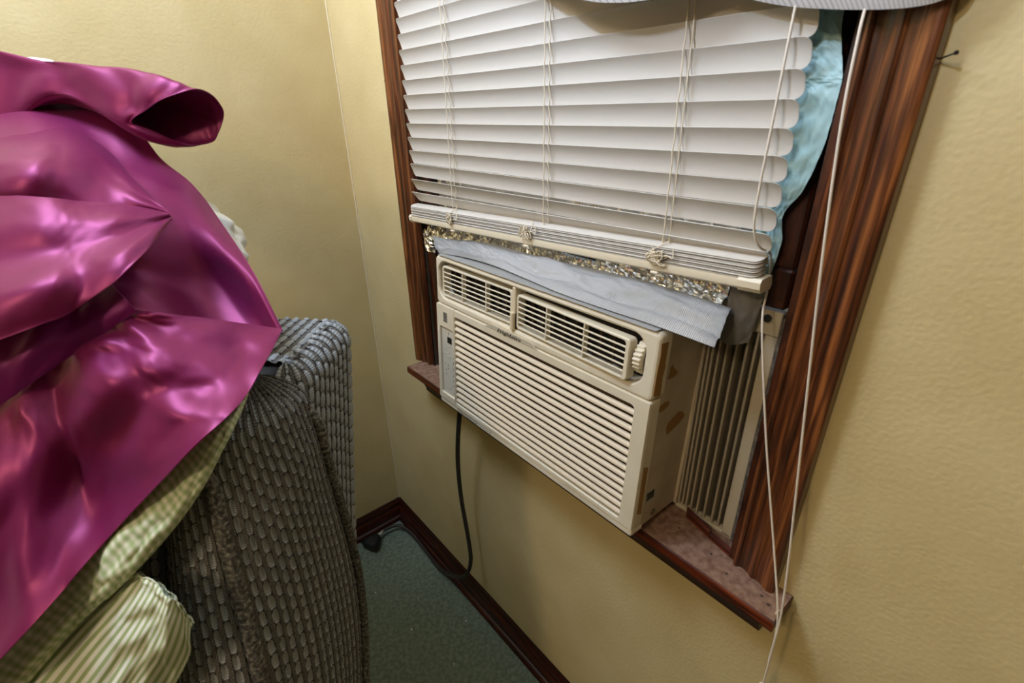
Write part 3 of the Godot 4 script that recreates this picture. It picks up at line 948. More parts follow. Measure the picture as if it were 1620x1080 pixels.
	tag(putw(sheet(30, 120, func(a, b):
		var e: Vector3 = along(edge, b)
		var p := v(1.022, e.y, -0.014).lerp(e, a)
		p.z += 0.004 * sin(PI * a) + 0.005 * a * (1 - a) * 4.0 * crumple.get_noise_2d(a * 3.0, b * 14.0) + 0.0035 * absf(crumple.get_noise_2d(a * 5.0 + 3.0, b * 26.0)) * a
		return p, Vector2.ONE, 0.0005), "plastic_sheet", M.teal), "crumpled aqua plastic sheet poking out past the right end of the blind", "plastic sheet")

# ------------------------------------------------------------------ blind
func slat_mesh() -> ArrayMesh:
	var L := 0.7165
	var hw := 0.0134
	var r := 0.0085
	var xs := [0.0, 0.0006, 0.0018, 0.0036, 0.006, 0.0085, 0.2, 0.4, 0.6, L - 0.0085, L - 0.006, L - 0.0036, L - 0.0018, L - 0.0006, L]
	var P := []
	for j in 11:
		var row := PackedVector3Array()
		for x in xs:
			var dx: float = minf(minf(x, L - x), r)
			var w: float = hw - r + sqrt(maxf(r * r - (r - dx) * (r - dx), 0))
			var z: float = -w + 2.0 * w * j / 10.0
			row.append(v(x - L / 2, 0.0024 * (1.0 - z * z / (hw * hw)), z))
		P.append(row)
	return sheet_of(P, Vector2.ONE, 0.0007)

func blind():
	var cx := 0.6935
	var b := thing("venetian_blind", "white horizontal slat blind half raised over the window, its lower slats bunched", "blind", v(cx, 1.08, 0.016))
	var sm := slat_mesh()
	var slat := func(y: float, tilt: float, roll: float, z := 0.0155):
		var s := put(sm, "slat", M.slat, b)
		s.transform = Transform3D(Basis(Vector3.BACK, roll) * Basis(Vector3.RIGHT, tilt), v(0, y - 1.08, z - 0.016))
	# closed slats, front edges up
	for k in 20:
		var top := 1.1640 + 0.02424 * k
		var t := deg_to_rad(-69.0 + sin(k * 2.3) * 1.2)
		if k == 0: slat.call(1.1500, deg_to_rad(-58), deg_to_rad(0.35))
		else: slat.call(top - 0.0125, t, 0.0)
	slat.call(1.1305, deg_to_rad(-48), deg_to_rad(0.95))
	# the stack resting on the bottom rail
	var roll := deg_to_rad(2.42)
	for i in 9:
		slat.call(1.1018 + 0.00235 * i + (0.001 if i == 8 else 0.0), deg_to_rad([0.0, 1.6, -0.5, 1.3, 0.0, -0.8, 1.0, 0.0, 6.0][i]), roll + deg_to_rad([0.0, 0.04, -0.03, 0.05, -0.04, 0.03, -0.02, 0.04, 0.02][i]), 0.0165 + [0.0, 0.0008, -0.0004, 0.0006, 0.0, 0.0009, -0.0003, 0.0004, 0.0][i])
	# bottom rail with end caps
	var rail := Node3D.new()
	rail.name = "bottom_rail"
	b.add_child(rail)
	rail.transform = Transform3D(Basis(Vector3.BACK, roll), v(0, 1.0955 - 1.08, 0.0015))
	var prof := [Vector2(-0.0125, -0.004), Vector2(-0.010, -0.0062), Vector2(0.010, -0.0062), Vector2(0.0125, -0.004), Vector2(0.0132, 0.001), Vector2(0.0125, 0.0052), Vector2(-0.0125, 0.0052)]
	put(prism(prof, v(-0.359, 0, 0), Vector3.BACK, Vector3.UP, Vector3.RIGHT, 0.718), "rail_bar", M.rail, rail)
	for s in [1.0, -1.0]:
		var cap := [Vector2(-0.0138, -0.003), Vector2(-0.0105, -0.0078), Vector2(0.0105, -0.0078), Vector2(0.0142, -0.003), Vector2(0.0145, 0.004), Vector2(0.0115, 0.0075), Vector2(-0.0115, 0.0075)]
		put(prism(cap, v(0.339 if s > 0 else -0.3615, 0, 0), Vector3.BACK, Vector3.UP, Vector3.RIGHT, 0.0245 if s > 0 else 0.010, 10, 2, 0.3), "end_cap", M.rail, rail)
	for x in [-0.205, 0.0, 0.235]:
		put(boxm(v(x - 0.006, -0.010, -0.010), v(x + 0.006, -0.006, 0.0135), 0.0015), "cord_plug", M.rail, rail)
	# headrail up under the window head
	putw(boxm(v(0.336, 1.665, -0.004), v(1.052, 1.70, 0.030), 0.003), "head_rail", M.rail, b)
	# ladder strings
	for lx in [[0.490, 0.487], [0.725, 0.727], [0.928, 0.933]]:
		var front := []
		var zig := []
		for k in 48:
			var y := 1.675 - 0.0122 * k
			if y < 1.105: break
			var x := lerpf(lx[0], lx[1], k / 47.0)
			front.append(v(x + 0.0004 * sin(k * 1.7), y, 0.0245 if k % 2 == 0 else 0.0232))
			zig.append(v(x + 0.0055 + (0.0016 if k % 2 == 0 else -0.0018), y, 0.0225 if k % 2 == 0 else 0.0165))
		putw(tubem(front, 0.0008, 5, 1), "ladder_string", M.string, b)
		putw(tubem(zig, 0.0008, 5, 1), "ladder_string", M.string, b)
	# snarls of slack string on the front of the stack
	var n := 0
	for c in [v(0.489, 1.101, 0.034), v(0.697, 1.1105, 0.034), v(0.931, 1.1195, 0.034)]:
		var pts := [c + v(0.010, 0.018, -0.008)]
		var sc: Vector3 = [v(0.008, 0.010, 0.003), v(0.013, 0.010, 0.003), v(0.014, 0.010, 0.0035)][n]
		for k in 40:
			pts.append(c + v(rng.randf_range(-1, 1) * sc.x, rng.randf_range(-1, 1) * sc.y, rng.randf_range(-0.7, 1) * sc.z))
		pts.append(c + v(0.016, 0.003, 0))
		pts.append(c + v(0.024, 0.002, 0.001))
		pts.append(c + v(0.021, 0.012, -0.002))
		putw(tubem(pts, 0.0008, 5, 3), "string_tangle", M.string, b)
		n += 1
	# the two long pull cords
	putw(tubem([v(1.0365, 1.68, 0.0275), v(1.038, 1.45, 0.0275), v(1.038, 1.354, 0.0315), v(1.0385, 1.268, 0.034), v(1.038, 1.206, 0.034), v(1.0395, 1.170, 0.033), v(1.0445, 1.150, 0.024), v(1.0465, 1.138, -0.002), v(1.048, 1.115, -0.007), v(1.0515, 1.096, -0.002), v(1.0575, 1.083, 0.014), v(1.063, 1.066, 0.021), v(1.071, 1.037, 0.025), v(1.087, 0.980, 0.030), v(1.103, 0.926, 0.035), v(1.140, 0.808, 0.045), v(1.160, 0.752, 0.056), v(1.1665, 0.715, 0.057), v(1.168, 0.66, 0.055)], 0.0012, 8, 6), "pull_cord", M.cord, b)
	putw(tubem([v(1.0845, 1.68, 0.020), v(1.088, 1.45, 0.026), v(1.0905, 1.36, 0.029), v(1.0935, 1.326, 0.038), v(1.099, 1.263, 0.045), v(1.111, 1.149, 0.045), v(1.129, 1.009, 0.045), v(1.146, 0.892, 0.050), v(1.158, 0.807, 0.053), v(1.1665, 0.740, 0.058), v(1.1685, 0.685, 0.058), v(1.170, 0.630, 0.056), v(1.170, 0.60, 0.055)], 0.0012, 8, 6), "pull_cord", M.cord, b)
	var st := begin()
	tube(st, [v(1.170, 0.614, 0.0555), v(1.170, 0.600, 0.055), v(1.170, 0.572, 0.055)], 0.004, 10, 3, 0.007)
	putw(done(st), "cord_tassel", M.rail, b)

# ------------------------------------------------------------------ valance
func valance():
	var lowx := [v(0.30, 1.52, 0.055), v(0.50, 1.49, 0.066), v(0.66, 1.455, 0.070), v(0.76, 1.415, 0.070), v(0.82, 1.388, 0.070), v(0.875, 1.377, 0.068), v(0.93, 1.375, 0.062), v(0.968, 1.377, 0.052), v(0.998, 1.3655, 0.042), v(1.031, 1.356, 0.038), v(1.062, 1.350, 0.038), v(1.085, 1.3465, 0.038), v(1.107, 1.344, 0.038), v(1.124, 1.3435, 0.036), v(1.137, 1.3455, 0.033), v(1.147, 1.352, 0.028), v(1.151, 1.362, 0.024)]
	var m := sheet(120, 30, func(a, b):
		var e: Vector3 = along(lowx, a)
		var top := v(lerpf(0.27, 1.155, a), 1.80, 0.05)
		var p := top.lerp(e, b)
		# puffed out above a rolled hem
		p.z += 0.012 * sin(PI * clampf((b - 0.55) / 0.45, 0, 1)) * (0.5 + 0.5 * a) + 0.004 * sin(a * 40.0) * (1.0 - b)
		if b > 0.97: p.z -= 0.006 * (b - 0.97) / 0.03
		return p, Vector2(14, 4), 0.004)
	var t := thing("valance", "grey white woven fabric valance drooping over the top right of the window", "valance", v(0.72, 1.36, 0.03))
	putw(m, "swag", M.valance, t)
	putw(tubem([v(0.255, 1.802, 0.047), v(0.72, 1.802, 0.047), v(1.165, 1.802, 0.047)], 0.008, 10, 2), "rod", M.metal, t)

# ------------------------------------------------------------------ chair
const CP := 0.0150     # one column of tufts and the flecked column beside it
const CB := 0.0192     # one tuft

func tuft_shift(c: float) -> float:
	return fposmod(c, 2.0) * 0.5 + 0.13 * sin(c * 7.3)

func chen(s: float, d: float) -> float:
	# height of the woven tufts, s across and d along the columns
	var c := floorf(s / CP)
	var u := s / CP - c
	if u < 0.62:
		var a := (u / 0.62 - 0.5) * 2.0
		var q := d / CB + tuft_shift(c)
		var b := (q - floorf(q) - 0.5) * 2.0
		return 0.0042 * sqrt(maxf(0.0, 1.0 - 1.05 * a * a - 1.1 * pow(absf(b), 4.0)))
	var a2 := ((u - 0.62) / 0.38 - 0.5) * 2.0
	return 0.0011 * sqrt(maxf(0.0, 1.0 - a2 * a2)) * (0.6 + 0.4 * sin(d * 1500.0 + sin(d * 3100.0 + c) * 2.0))

# surface with tufts: fn(s, d) gives the smooth point, s and d in metres
func tufted(s0: float, s1: float, d0: float, d1: float, ns: int, nd: int, fn: Callable, relief := 1.0) -> ArrayMesh:
	var st := begin()
	st.set_smooth_group(0)
	var P := []
	for j in nd + 1:
		var row := PackedVector3Array()
		for i in ns + 1: row.append(fn.call(lerpf(s0, s1, float(i) / ns), lerpf(d0, d1, float(j) / nd)))
		P.append(row)
	var Q := []
	for j in nd + 1:
		var row := PackedVector3Array()
		for i in ns + 1:
			var du: Vector3 = P[j][mini(i + 1, ns)] - P[j][maxi(i - 1, 0)]
			var dv: Vector3 = P[mini(j + 1, nd)][i] - P[maxi(j - 1, 0)][i]
			var n := dv.cross(du)
			n = n.normalized() if n.length() > 1e-12 else Vector3.ZERO
			row.append(P[j][i] + n * chen(lerpf(s0, s1, float(i) / ns), lerpf(d0, d1, float(j) / nd)) * relief)
		Q.append(row)
	for j in nd:
		for i in ns:
			var sa := lerpf(s0, s1, float(i) / ns)
			var sb := lerpf(s0, s1, float(i + 1) / ns)
			var da := lerpf(d0, d1, float(j) / nd)
			var db := lerpf(d0, d1, float(j + 1) / nd)
			var off := tuft_shift(floorf((sa + sb) / 2.0 / CP))
			quad(st, Q[j][i], Q[j][i + 1], Q[j + 1][i + 1], Q[j + 1][i], Vector2(sa / CP, da / CB + off), Vector2(sb / CP, da / CB + off), Vector2(sb / CP, db / CB + off), Vector2(sa / CP, db / CB + off))
	return done(st)

# closed profile in (w, f) carried down d with a rounded top
func arc_len(pts: Array) -> Array:
	var out := [0.0]
	for i in pts.size() - 1: out.append(out[-1] + pts[i].distance_to(pts[i + 1]))
	return out

func by_length(pts: Array, a: float) -> Vector2:
	var al := arc_len(pts)
	var s: float = a * al[-1]
	var i := 0
	while i < pts.size() - 2 and al[i + 1] < s: i += 1
	var f: float = (s - al[i]) / maxf(al[i + 1] - al[i], 1e-6)
	return along(pts, (i + f) / (pts.size() - 1))

func chair():
	var t := thing("armchair", "dark grey ribbed chenille armchair half hidden under the clothes", "chair", v(0.57, 0, 0.27))
	t.rotation.y = PI / 4
	var K := 0.344
	# chair axes: x to the chair's right side, y up, z to its front; the back leans by K
	# ---- back frame: a rounded slab seen from its right side and top
	var R := 0.034
	var depth := 0.185
	var W := 0.70
	var rect := []          # outline in (x, z), starting on the front right
	for q in [[-R, depth - R, 0.5], [-R, R, 0.0], [-W + R, R, -0.5], [-W + R, depth - R, -1.0]]:
		for k in 7:
			var a: float = PI * q[2] - PI / 2 * k / 6.0
			rect.append([q[0], q[1], sin(a + PI / 2 * 0.0), a])
	var outline := []
	for q in rect: outline.append(Vector2(q[0] + R * cos(q[3]), q[1] + R * sin(q[3])))
	# densify to a polyline by length
	var path := outline + [outline[0]]
	var al := arc_len(path)
	var at := func(s: float) -> Vector2:
		s = clampf(s, 0, al[-1])
		var i := 0
		while i < path.size() - 2 and al[i + 1] < s: i += 1
		var f: float = (s - al[i]) / maxf(al[i + 1] - al[i], 1e-6)
		return path[i].lerp(path[i + 1], f)
	var mid := Vector2(-W / 2, depth / 2)
	var TR := 0.030
	var slab := func(s: float, d: float) -> Vector3:
		var p: Vector2 = at.call(s)
		var y := 1.0 - d
		if d < TR:
			var g := 1.0 - sqrt(maxf(0.0, 1.0 - (1.0 - d / TR) * (1.0 - d / TR)))
			var n := Vector2(clampf(p.x, -W + TR * 1.05, -TR * 1.05), clampf(p.y, TR * 1.05, depth - TR * 1.05))
			p = p.lerp(n, g)
		return v(p.x, y, p.y + K * (1.0 - y))
	# right side and the part of the rear and front next to it in full relief; the hidden rest is plain
	var right_end: float = depth + 0.06
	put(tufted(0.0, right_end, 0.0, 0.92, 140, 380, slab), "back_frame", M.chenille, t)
	put(sheet(60, 40, func(a, b): return slab.call(right_end + (al[-1] - right_end) * a, 0.92 * b)), "back_frame_shell", M.chenille, t)
	var topf := func(s: float, d: float) -> Vector3:
		# s runs across (front to rear is d)
		var x := -s
		var z := depth - d
		var dome := 0.004 * sin(PI * clampf(s / 0.10, 0, 1) * 0.5)
		return v(x, 1.0 + dome - 0.0015, z)
	put(tufted(TR * 0.8, W - TR * 0.8, TR * 0.8, depth - TR * 0.8, 330, 70, topf), "back_top", M.chenille, t)
	# ---- puffed side of the back cushion, in front of the frame
	var prof := func(d: float) -> Array:
		var f1 := lerpf(0.178, 0.020, smoothstep(-0.02, 0.52, d)) - 0.02 * sin(PI * clampf(d / 0.5, 0, 1))
		var open := smoothstep(0.0, 0.10, d)
		var puff := 0.016 * (0.35 + 0.65 * open)
		return [Vector2(-0.004, f1), Vector2(0.006 + puff * 0.3, f1 + 0.006), Vector2(puff, lerpf(f1, 0.25, 0.3)), Vector2(puff * 0.9, lerpf(f1, 0.25, 0.62)), Vector2(-0.006, 0.243), Vector2(-0.030, 0.272), Vector2(-0.062, 0.284), Vector2(-0.092, 0.282), Vector2(-0.118, 0.264), Vector2(-0.130, 0.235)]
	var bol := func(s: float, d: float) -> Vector3:
		var a: float = clampf(s / 0.42, 0, 1)
		var q := by_length(prof.call(d), a)
		var y := 1.0 - d
		if d < 0.03:
			var g := 1.0 - sqrt(maxf(0.0, 1.0 - pow(1.0 - d / 0.03, 2.0)))
			q = q.lerp(Vector2(-0.070, 0.182), g)
		return v(q.x, y, q.y + K * d)
	put(tufted(0.0, 0.42, 0.0, 0.86, 240, 380, bol, 1.1), "back_cushion", M.chenille, t)
	var welt := func(a: float, r: float, off: Vector2):
		var pts := []
		for k in 26:
			var d := 0.03 + 0.825 * k / 25.0
			var q := by_length(prof.call(d), a)
			pts.append(v(q.x + off.x - (0.02 if k == 0 else 0.0), 1.0 - d, q.y + off.y + K * d))
		put(tubem(pts, r, 10, 4), "welt", M.rope, t)
	welt.call(0.06, 0.0065, Vector2(0.003, 0.0))
	welt.call(0.60, 0.0085, Vector2(0.0, -0.002))
	# ---- front pad, seat, base and legs
	var pad := func(s: float, d: float) -> Vector3:
		var a := s / 0.56
		var e := pow(sin(PI * clampf(a * 0.96 + 0.02, 0, 1)), 0.35)
		var tp := 1.0 if d > 0.05 else sqrt(maxf(0.0, 1.0 - pow(1.0 - d / 0.05, 2.0)))
		return v(-0.116 - s, 0.996 - d, lerpf(0.160, 0.235 + 0.052 * e, tp) + K * d)
	put(tufted(0.0, 0.56, 0.0, 0.60, 220, 210, pad), "front_pad", M.chenille, t)
	put(boxm(v(-0.69, 0.26, 0.30), v(-0.012, 0.45, 0.86), 0.03), "seat_cushion", M.fabric, t)
	put(boxm(v(-0.70, 0.12, 0.20), v(0, 0.27, 0.84), 0.015), "base", M.fabric, t)
	for p in [v(-0.04, 0, 0.80), v(-0.66, 0, 0.80), v(-0.04, 0, 0.30), v(-0.66, 0, 0.30)]:
		var st := begin()
		tube(st, [p + v(0, 0.13, 0), p], 0.024, 10, 2, 0.016)
		put(done(st), "leg", M.wood_dark, t)

# ------------------------------------------------------------------ clothes (in the chair's axes)
func clothes():
	var wr := noise(1.0, FastNoiseLite.TYPE_SIMPLEX_SMOOTH, 1, 81)
	var at := v(0.57, 0, 0.27)
	var cloth := func(rows: Array, called: String, mat: Material, parent: Node, amp: float, fu: float, fv: float, uvs: Vector2, nu := 90, nv := 70, thick := 0.0012):
		var o := put(sheet(nu, nv, func(a, b):
			var p := patch(rows, a, b)
			return p + v(0.35, 0.3, 0.9) * amp * (wr.get_noise_2d(a * fu, b * fv) + 0.12 * wr.get_noise_2d(a * fu * 2.6 + 5.0, b * fv * 2.6)), uvs, thick), called, mat, parent)
		return o
	# a heap of pale garments underneath, seen only at its edge
	var heap := thing("white_garment", "white quilted garment whose rounded edge shows behind the magenta dress", "garment", at)
	heap.rotation.y = PI / 4
	var lump := noise(1.0, FastNoiseLite.TYPE_SIMPLEX_SMOOTH, 3, 83)
	put(sheet(60, 40, func(a, b):
		var th = TAU * a
		var ph = PI * (b - 0.5)
		var d := v(cos(ph) * cos(th), sin(ph), cos(ph) * sin(th))
		var k := 1.0 + 0.12 * lump.get_noise_3dv(d * 2.2) + 0.03 * lump.get_noise_3dv(d * 8.0)
		return v(-0.302, 1.104, 0.012 - d.y * 0.03) + v(d.x * 0.157, d.y * 0.080, d.z * 0.042) * k), "folded_body", M.white, heap)
	var bluef := thing("pale_blue_garment", "pale blue fabric peeking over the shoulder of the magenta dress", "garment", at)
	bluef.rotation.y = PI / 4
	put(sheet(40, 30, func(a, b):
		var th = TAU * a
		var ph = PI * (b - 0.5)
		return v(-0.455, 1.325, -0.075) + v(cos(ph) * cos(th) * 0.075, sin(ph) * 0.034, cos(ph) * sin(th) * 0.03) * (1.0 + 0.1 * lump.get_noise_2d(a * 5.0, b * 5.0))), "collar", M.pale_blue, bluef)
	# gingham shirt under the dress
	var shirt := thing("gingham_shirt", "green and white checked shirt lying under the magenta dress, cuff hanging down", "shirt", at)
	shirt.rotation.y = PI / 4
	var body: Array = [[v(-0.035,1.011,0.217), v(-0.055,0.996,0.272), v(-0.102,0.956,0.301), v(-0.150,0.906,0.337), v(-0.232,0.823,0.366), v(-0.329,0.735,0.410)],
		[v(-0.024,1.015,0.238), v(-0.035,1.000,0.289), v(-0.076,0.954,0.319), v(-0.124,0.904,0.355), v(-0.200,0.831,0.379), v(-0.282,0.752,0.421)],
		[v(-0.018,1.015,0.252), v(-0.021,1.000,0.299), v(-0.058,0.947,0.331), v(-0.106,0.896,0.366), v(-0.176,0.832,0.388), v(-0.245,0.761,0.427)],
		[v(-0.019,1.013,0.256), v(-0.016,0.996,0.301), v(-0.051,0.939,0.333), v(-0.102,0.884,0.369), v(-0.168,0.826,0.389), v(-0.231,0.759,0.427)],
		[v(-0.025,1.006,0.249), v(-0.021,0.989,0.293), v(-0.057,0.928,0.326), v(-0.109,0.871,0.362), v(-0.176,0.813,0.383), v(-0.238,0.746,0.422)]]
	cloth.call(body, "body_hem", M.check, shirt, 0.003, 14.0, 4.0, Vector2(44, 9), 120, 40)
	var cuff: Array = [[v(-0.125,0.862,0.355), v(-0.088,0.875,0.371), v(-0.063,0.872,0.382), v(-0.050,0.859,0.386), v(-0.059,0.812,0.374)],
		[v(-0.130,0.856,0.357), v(-0.094,0.864,0.375), v(-0.070,0.856,0.389), v(-0.056,0.838,0.395), v(-0.063,0.782,0.384)],
		[v(-0.154,0.833,0.365), v(-0.114,0.837,0.386), v(-0.088,0.827,0.400), v(-0.073,0.805,0.406), v(-0.082,0.748,0.394)],
		[v(-0.191,0.800,0.382), v(-0.147,0.801,0.403), v(-0.119,0.782,0.416), v(-0.107,0.760,0.420), v(-0.115,0.695,0.410)],
		[v(-0.231,0.761,0.409), v(-0.184,0.756,0.429), v(-0.157,0.736,0.439), v(-0.141,0.701,0.443), v(-0.156,0.628,0.434)]]
	cloth.call(cuff, "sleeve", M.stripe, shirt, 0.005, 5.0, 4.0, Vector2(17, 1), 80, 80)
	var cuffin: Array = [[v(-0.131,0.857,0.352), v(-0.102,0.865,0.361), v(-0.080,0.860,0.367), v(-0.066,0.848,0.371), v(-0.055,0.816,0.374)],
		[v(-0.130,0.847,0.355), v(-0.100,0.852,0.365), v(-0.078,0.850,0.372), v(-0.067,0.839,0.375), v(-0.062,0.807,0.378)]]
	cloth.call(cuffin, "cuff_inside", M.stripe, shirt, 0.002, 8.0, 3.0, Vector2(17, 1), 50, 16)
	# the magenta satin dress
	var dress := thing("satin_dress", "magenta satin dress with short sleeve and gathered skirt draped over the armchair", "dress", at)
	dress.rotation.y = PI / 4
	var back: Array = [[v(-0.635,1.363,-0.098), v(-0.556,1.346,-0.092), v(-0.454,1.327,-0.061), v(-0.357,1.310,-0.031), v(-0.310,1.299,-0.030), v(-0.279,1.294,-0.018)],
		[v(-0.494,1.252,0.056), v(-0.374,1.250,0.093), v(-0.301,1.247,0.096), v(-0.276,1.241,0.048), v(-0.246,1.237,0.024), v(-0.235,1.234,0.007)],
		[v(-0.368,1.190,0.159), v(-0.286,1.198,0.166), v(-0.243,1.200,0.139), v(-0.213,1.200,0.091), v(-0.188,1.200,0.056), v(-0.184,1.199,0.027)],
		[v(-0.243,1.134,0.215), v(-0.220,1.139,0.182), v(-0.184,1.148,0.157), v(-0.164,1.151,0.108), v(-0.148,1.155,0.071), v(-0.148,1.154,0.041)],
		[v(-0.182,1.106,0.215), v(-0.158,1.105,0.191), v(-0.157,1.093,0.137), v(-0.133,1.089,0.100), v(-0.087,1.099,0.113), v(-0.074,1.100,0.108)],
		[v(-0.146,1.089,0.221), v(-0.129,1.074,0.194), v(-0.118,1.051,0.154), v(-0.080,1.041,0.142), v(-0.044,1.041,0.149), v(-0.026,1.042,0.153)]]
	cloth.call(back, "back_panel", M.satin, dress, 0.004, 3.0, 3.0, Vector2.ONE)
	var skirt: Array = [[v(-0.139,1.097,0.226), v(-0.156,1.086,0.236), v(-0.184,1.068,0.252), v(-0.227,1.042,0.266), v(-0.250,1.023,0.299), v(-0.338,0.971,0.319)],
		[v(-0.120,1.094,0.225), v(-0.131,1.081,0.247), v(-0.157,1.062,0.269), v(-0.209,1.027,0.281), v(-0.236,1.003,0.317), v(-0.339,0.938,0.334)],
		[v(-0.095,1.084,0.212), v(-0.095,1.067,0.258), v(-0.116,1.048,0.292), v(-0.185,0.997,0.303), v(-0.213,0.966,0.349), v(-0.324,0.886,0.371)],
		[v(-0.073,1.068,0.187), v(-0.066,1.047,0.257), v(-0.094,1.021,0.297), v(-0.183,0.948,0.307), v(-0.208,0.915,0.372), v(-0.319,0.823,0.404)],
		[v(-0.051,1.053,0.165), v(-0.036,1.032,0.262), v(-0.063,1.005,0.314), v(-0.159,0.921,0.329), v(-0.195,0.876,0.396), v(-0.319,0.767,0.431)],
		[v(-0.023,1.046,0.158), v(-0.006,1.024,0.274), v(-0.028,1.002,0.336), v(-0.127,0.909,0.355), v(-0.171,0.858,0.423), v(-0.315,0.723,0.455)]]
	cloth.call(skirt, "skirt", M.satin, dress, 0.007, 7.0, 2.6, Vector2.ONE, 130, 110)
	var band: Array = [[v(-0.156,1.123,0.222), v(-0.189,1.105,0.236), v(-0.208,1.097,0.264), v(-0.240,1.087,0.278), v(-0.300,1.060,0.308)],
		[v(-0.136,1.113,0.234), v(-0.179,1.088,0.250), v(-0.202,1.075,0.277), v(-0.236,1.058,0.295), v(-0.299,1.024,0.325)],
		[v(-0.129,1.098,0.234), v(-0.180,1.067,0.255), v(-0.208,1.048,0.281), v(-0.244,1.024,0.304), v(-0.320,0.977,0.330)]]
	cloth.call(band, "waistband", M.satin_band, dress, 0.0015, 6.0, 2.0, Vector2.ONE, 60, 20)
	var bodice: Array = [[v(-0.210,1.174,0.056), v(-0.258,1.212,0.028), v(-0.307,1.253,0.008), v(-0.333,1.271,0.032), v(-0.359,1.262,0.070), v(-0.468,1.245,0.079)],
		[v(-0.171,1.179,0.102), v(-0.213,1.207,0.085), v(-0.258,1.236,0.071), v(-0.274,1.251,0.101), v(-0.288,1.247,0.142), v(-0.396,1.237,0.140)],
		[v(-0.160,1.177,0.113), v(-0.195,1.195,0.113), v(-0.232,1.213,0.111), v(-0.245,1.225,0.143), v(-0.263,1.227,0.175), v(-0.371,1.223,0.167)],
		[v(-0.164,1.171,0.105), v(-0.191,1.180,0.126), v(-0.216,1.187,0.141), v(-0.238,1.194,0.164), v(-0.271,1.201,0.179), v(-0.374,1.204,0.173)]]
	cloth.call(bodice, "bodice_flap", M.satin, dress, 0.004, 3.0, 2.0, Vector2.ONE)
	var lapel: Array = [[v(-0.159,1.175,0.112), v(-0.190,1.187,0.130), v(-0.221,1.196,0.156), v(-0.244,1.205,0.182), v(-0.364,1.212,0.177)],
		[v(-0.156,1.174,0.116), v(-0.168,1.179,0.161), v(-0.195,1.181,0.193), v(-0.227,1.183,0.210), v(-0.331,1.183,0.216)],
		[v(-0.157,1.172,0.114), v(-0.159,1.165,0.176), v(-0.186,1.158,0.213), v(-0.217,1.156,0.233), v(-0.307,1.149,0.251)],
		[v(-0.154,1.171,0.118), v(-0.135,1.157,0.208), v(-0.166,1.139,0.245), v(-0.185,1.136,0.274), v(-0.268,1.121,0.295)],
		[v(-0.155,1.169,0.117), v(-0.124,1.143,0.227), v(-0.166,1.111,0.259), v(-0.186,1.103,0.290), v(-0.257,1.082,0.322)]]
	cloth.call(lapel, "lapel_flap", M.satin, dress, 0.003, 4.0, 2.5, Vector2.ONE)
	var rings: Array = [[v(-0.234,1.275,0.035), v(-0.212,1.287,0.034), v(-0.188,1.298,0.034), v(-0.163,1.307,0.024), v(-0.151,1.310,0.011), v(-0.147,1.305,-0.005), v(-0.148,1.295,-0.020), v(-0.150,1.281,-0.027), v(-0.160,1.257,-0.018), v(-0.167,1.248,-0.009), v(-0.189,1.247,0.009), v(-0.221,1.266,0.026)],
		[v(-0.254,1.277,0.033), v(-0.238,1.299,0.029), v(-0.213,1.316,0.025), v(-0.186,1.322,0.018), v(-0.175,1.316,0.008), v(-0.175,1.308,-0.006), v(-0.178,1.298,-0.020), v(-0.181,1.283,-0.026), v(-0.190,1.263,-0.019), v(-0.205,1.247,-0.008), v(-0.218,1.247,0.009), v(-0.234,1.257,0.029)],
		[v(-0.330,1.308,0.018), v(-0.304,1.325,0.015), v(-0.267,1.334,0.014), v(-0.241,1.335,0.009), v(-0.231,1.326,0.002), v(-0.234,1.318,-0.009), v(-0.241,1.307,-0.020), v(-0.250,1.296,-0.026), v(-0.263,1.280,-0.020), v(-0.278,1.277,-0.014), v(-0.297,1.282,-0.002), v(-0.314,1.300,0.011)],
		[v(-0.396,1.287,0.022), v(-0.382,1.327,0.011), v(-0.351,1.344,0.007), v(-0.334,1.343,0.003), v(-0.328,1.336,-0.003), v(-0.333,1.329,-0.013), v(-0.344,1.323,-0.024), v(-0.357,1.315,-0.030), v(-0.369,1.311,-0.028), v(-0.384,1.311,-0.024), v(-0.391,1.303,-0.009), v(-0.394,1.288,0.013)],
		[v(-0.488,1.226,0.046), v(-0.468,1.325,0.015), v(-0.438,1.361,0.005), v(-0.417,1.356,0.001), v(-0.416,1.348,-0.005), v(-0.425,1.342,-0.018), v(-0.441,1.336,-0.030), v(-0.461,1.327,-0.037), v(-0.472,1.312,-0.031), v(-0.482,1.281,-0.016), v(-0.487,1.247,0.010), v(-0.486,1.223,0.038)]]
	put(sheet(72, 60, func(a, b):
		var col := []
		for r in rings: col.append(around(r, a))
		var p: Vector3 = along(col, b)
		return p + v(0.3, 0.4, 0.85) * 0.0035 * wr.get_noise_2d(cos(TAU * a) * 1.6 + b * 5.0, sin(TAU * a) * 1.6) * smoothstep(0.0, 0.15, b), Vector2.ONE, 0.0012), "sleeve", M.satin, dress)

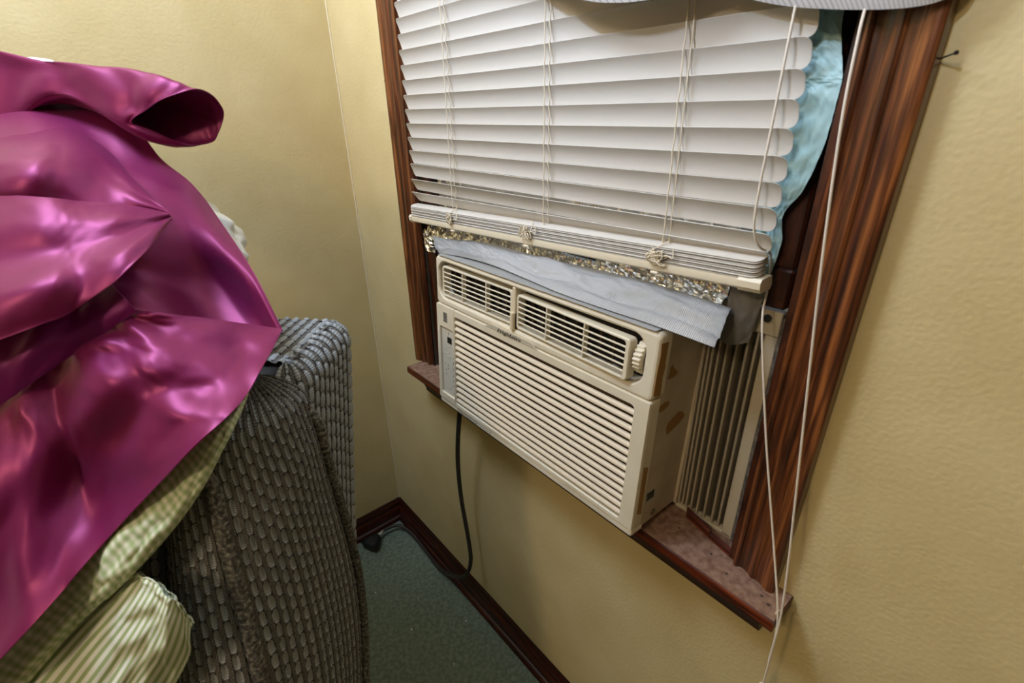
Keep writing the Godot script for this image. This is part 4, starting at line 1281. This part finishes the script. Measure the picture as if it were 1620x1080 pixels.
# ------------------------------------------------------------------ small things
func small_things():
	# broken wooden shim on the sill
	var sh := thing("wood_shim", "broken reddish wooden shim lying on the sill against the side panel", "shim", v(1.03, 0.7228, -0.01))
	putw(prism([Vector2(0, 0), Vector2(0.0115, 0), Vector2(0.0112, 0.009), Vector2(0.001, 0.012)], v(0.9945, 0.7232, -0.026), v(0.55, 0, 0.83).normalized(), Vector3.UP, v(0.965, -0.02, 0.26).normalized(), 0.044, 9, 3), "thick_end", M.shim, sh)
	putw(prism([Vector2(0, 0), Vector2(0.0115, 0), Vector2(0.0112, 0.0065), Vector2(0.001, 0.008)], v(1.0375, 0.7229, -0.014), v(0.55, 0, 0.83).normalized(), Vector3.UP, v(0.965, 0.0, 0.22).normalized(), 0.040, 9, 3), "thin_end", M.shim, sh)
	# nails
	for q in [[v(1.1405, 1.3095, 0.004), v(1.1535, 1.3125, 0.017), "bent thin nail in the wall beside the right window casing"], [v(0.2585, 1.3355, 0.0), v(0.2565, 1.337, 0.012), "small dark nail in the wall beside the left window casing"]]:
		var t := thing("nail", q[2], "nail", q[0])
		putw(tubem([q[0], q[1]], 0.0007, 6, 2), "shank", M.black, t)
		putw(tubem([q[1], q[1] + (q[1] - q[0]).normalized() * 0.001], 0.0016, 8, 1), "head", M.black, t)
	# specks on the carpet and crumbs on the sill
	var k := 0
	for p in [v(0.400, 0.003, 0.192), v(0.478, 0.003, 0.066), v(0.230, 0.003, 0.215), v(0.553, 0.003, 0.157), v(0.33, 0.003, 0.13)]:
		var st := begin()
		var loops := []
		for j in 5:
			var l := PackedVector3Array()
			for i in 8:
				var a := TAU * i / 8
				var r := (0.0036 - 0.0004 * k) * sin(PI * (j + 0.4) / 5.2) * rng.randf_range(0.7, 1.2)
				l.append(p + v(cos(a) * r, -0.001 + 0.0008 * j, sin(a) * r * 0.8))
			loops.append(l)
		loft(st, loops, true, true, true)
		tag(putw(done(st), "lint_speck", M.white), ["larger white lint speck on the carpet beside the chair", "white lint speck on the carpet close to the baseboard", "small white lint speck far back on the carpet near the plug", "white lint speck lowest on the carpet by the baseboard", "faint lint speck between the two brighter carpet specks"][k], "lint", "white specks on the carpet")
		k += 1
	k = 0
	for p in [v(1.060, 0.7232, 0.018), v(1.135, 0.7232, 0.030), v(1.146, 0.7232, 0.036), v(1.005, 0.7232, 0.010), v(1.118, 0.7232, 0.012), v(1.09, 0.7232, 0.032)]:
		var st := begin()
		cbox(st, p - v(0.0016, 0.0006, 0.001), p + v(0.0016, 0.0008, 0.001), 0.0005)
		tag(putw(done(st), "dirt_crumb", M.dark), ["dark crumb on the sill just in front of the wooden shim", "dark crumb on the sill near its right end, the left of a close pair", "dark crumb on the sill beside its right front corner", "dark crumb on the sill beside the air conditioner", "dark crumb on the sill under the right window casing", "dark crumb at the middle of the bare sill near its front edge"][k], "crumb", "crumbs on the sill")
		k += 1
	# chip of white paint on the sill's right end
	tag(putw(prism([Vector2(0, 0), Vector2(0.003, -0.001), Vector2(0.004, 0.006), Vector2(0.0015, 0.009)], v(1.1555, 0.7229, 0.034), Vector3.RIGHT, Vector3.BACK, Vector3.UP, 0.0012), "paint_chip", M.bead), "white paint chip on the right end of the window sill", "paint chip")
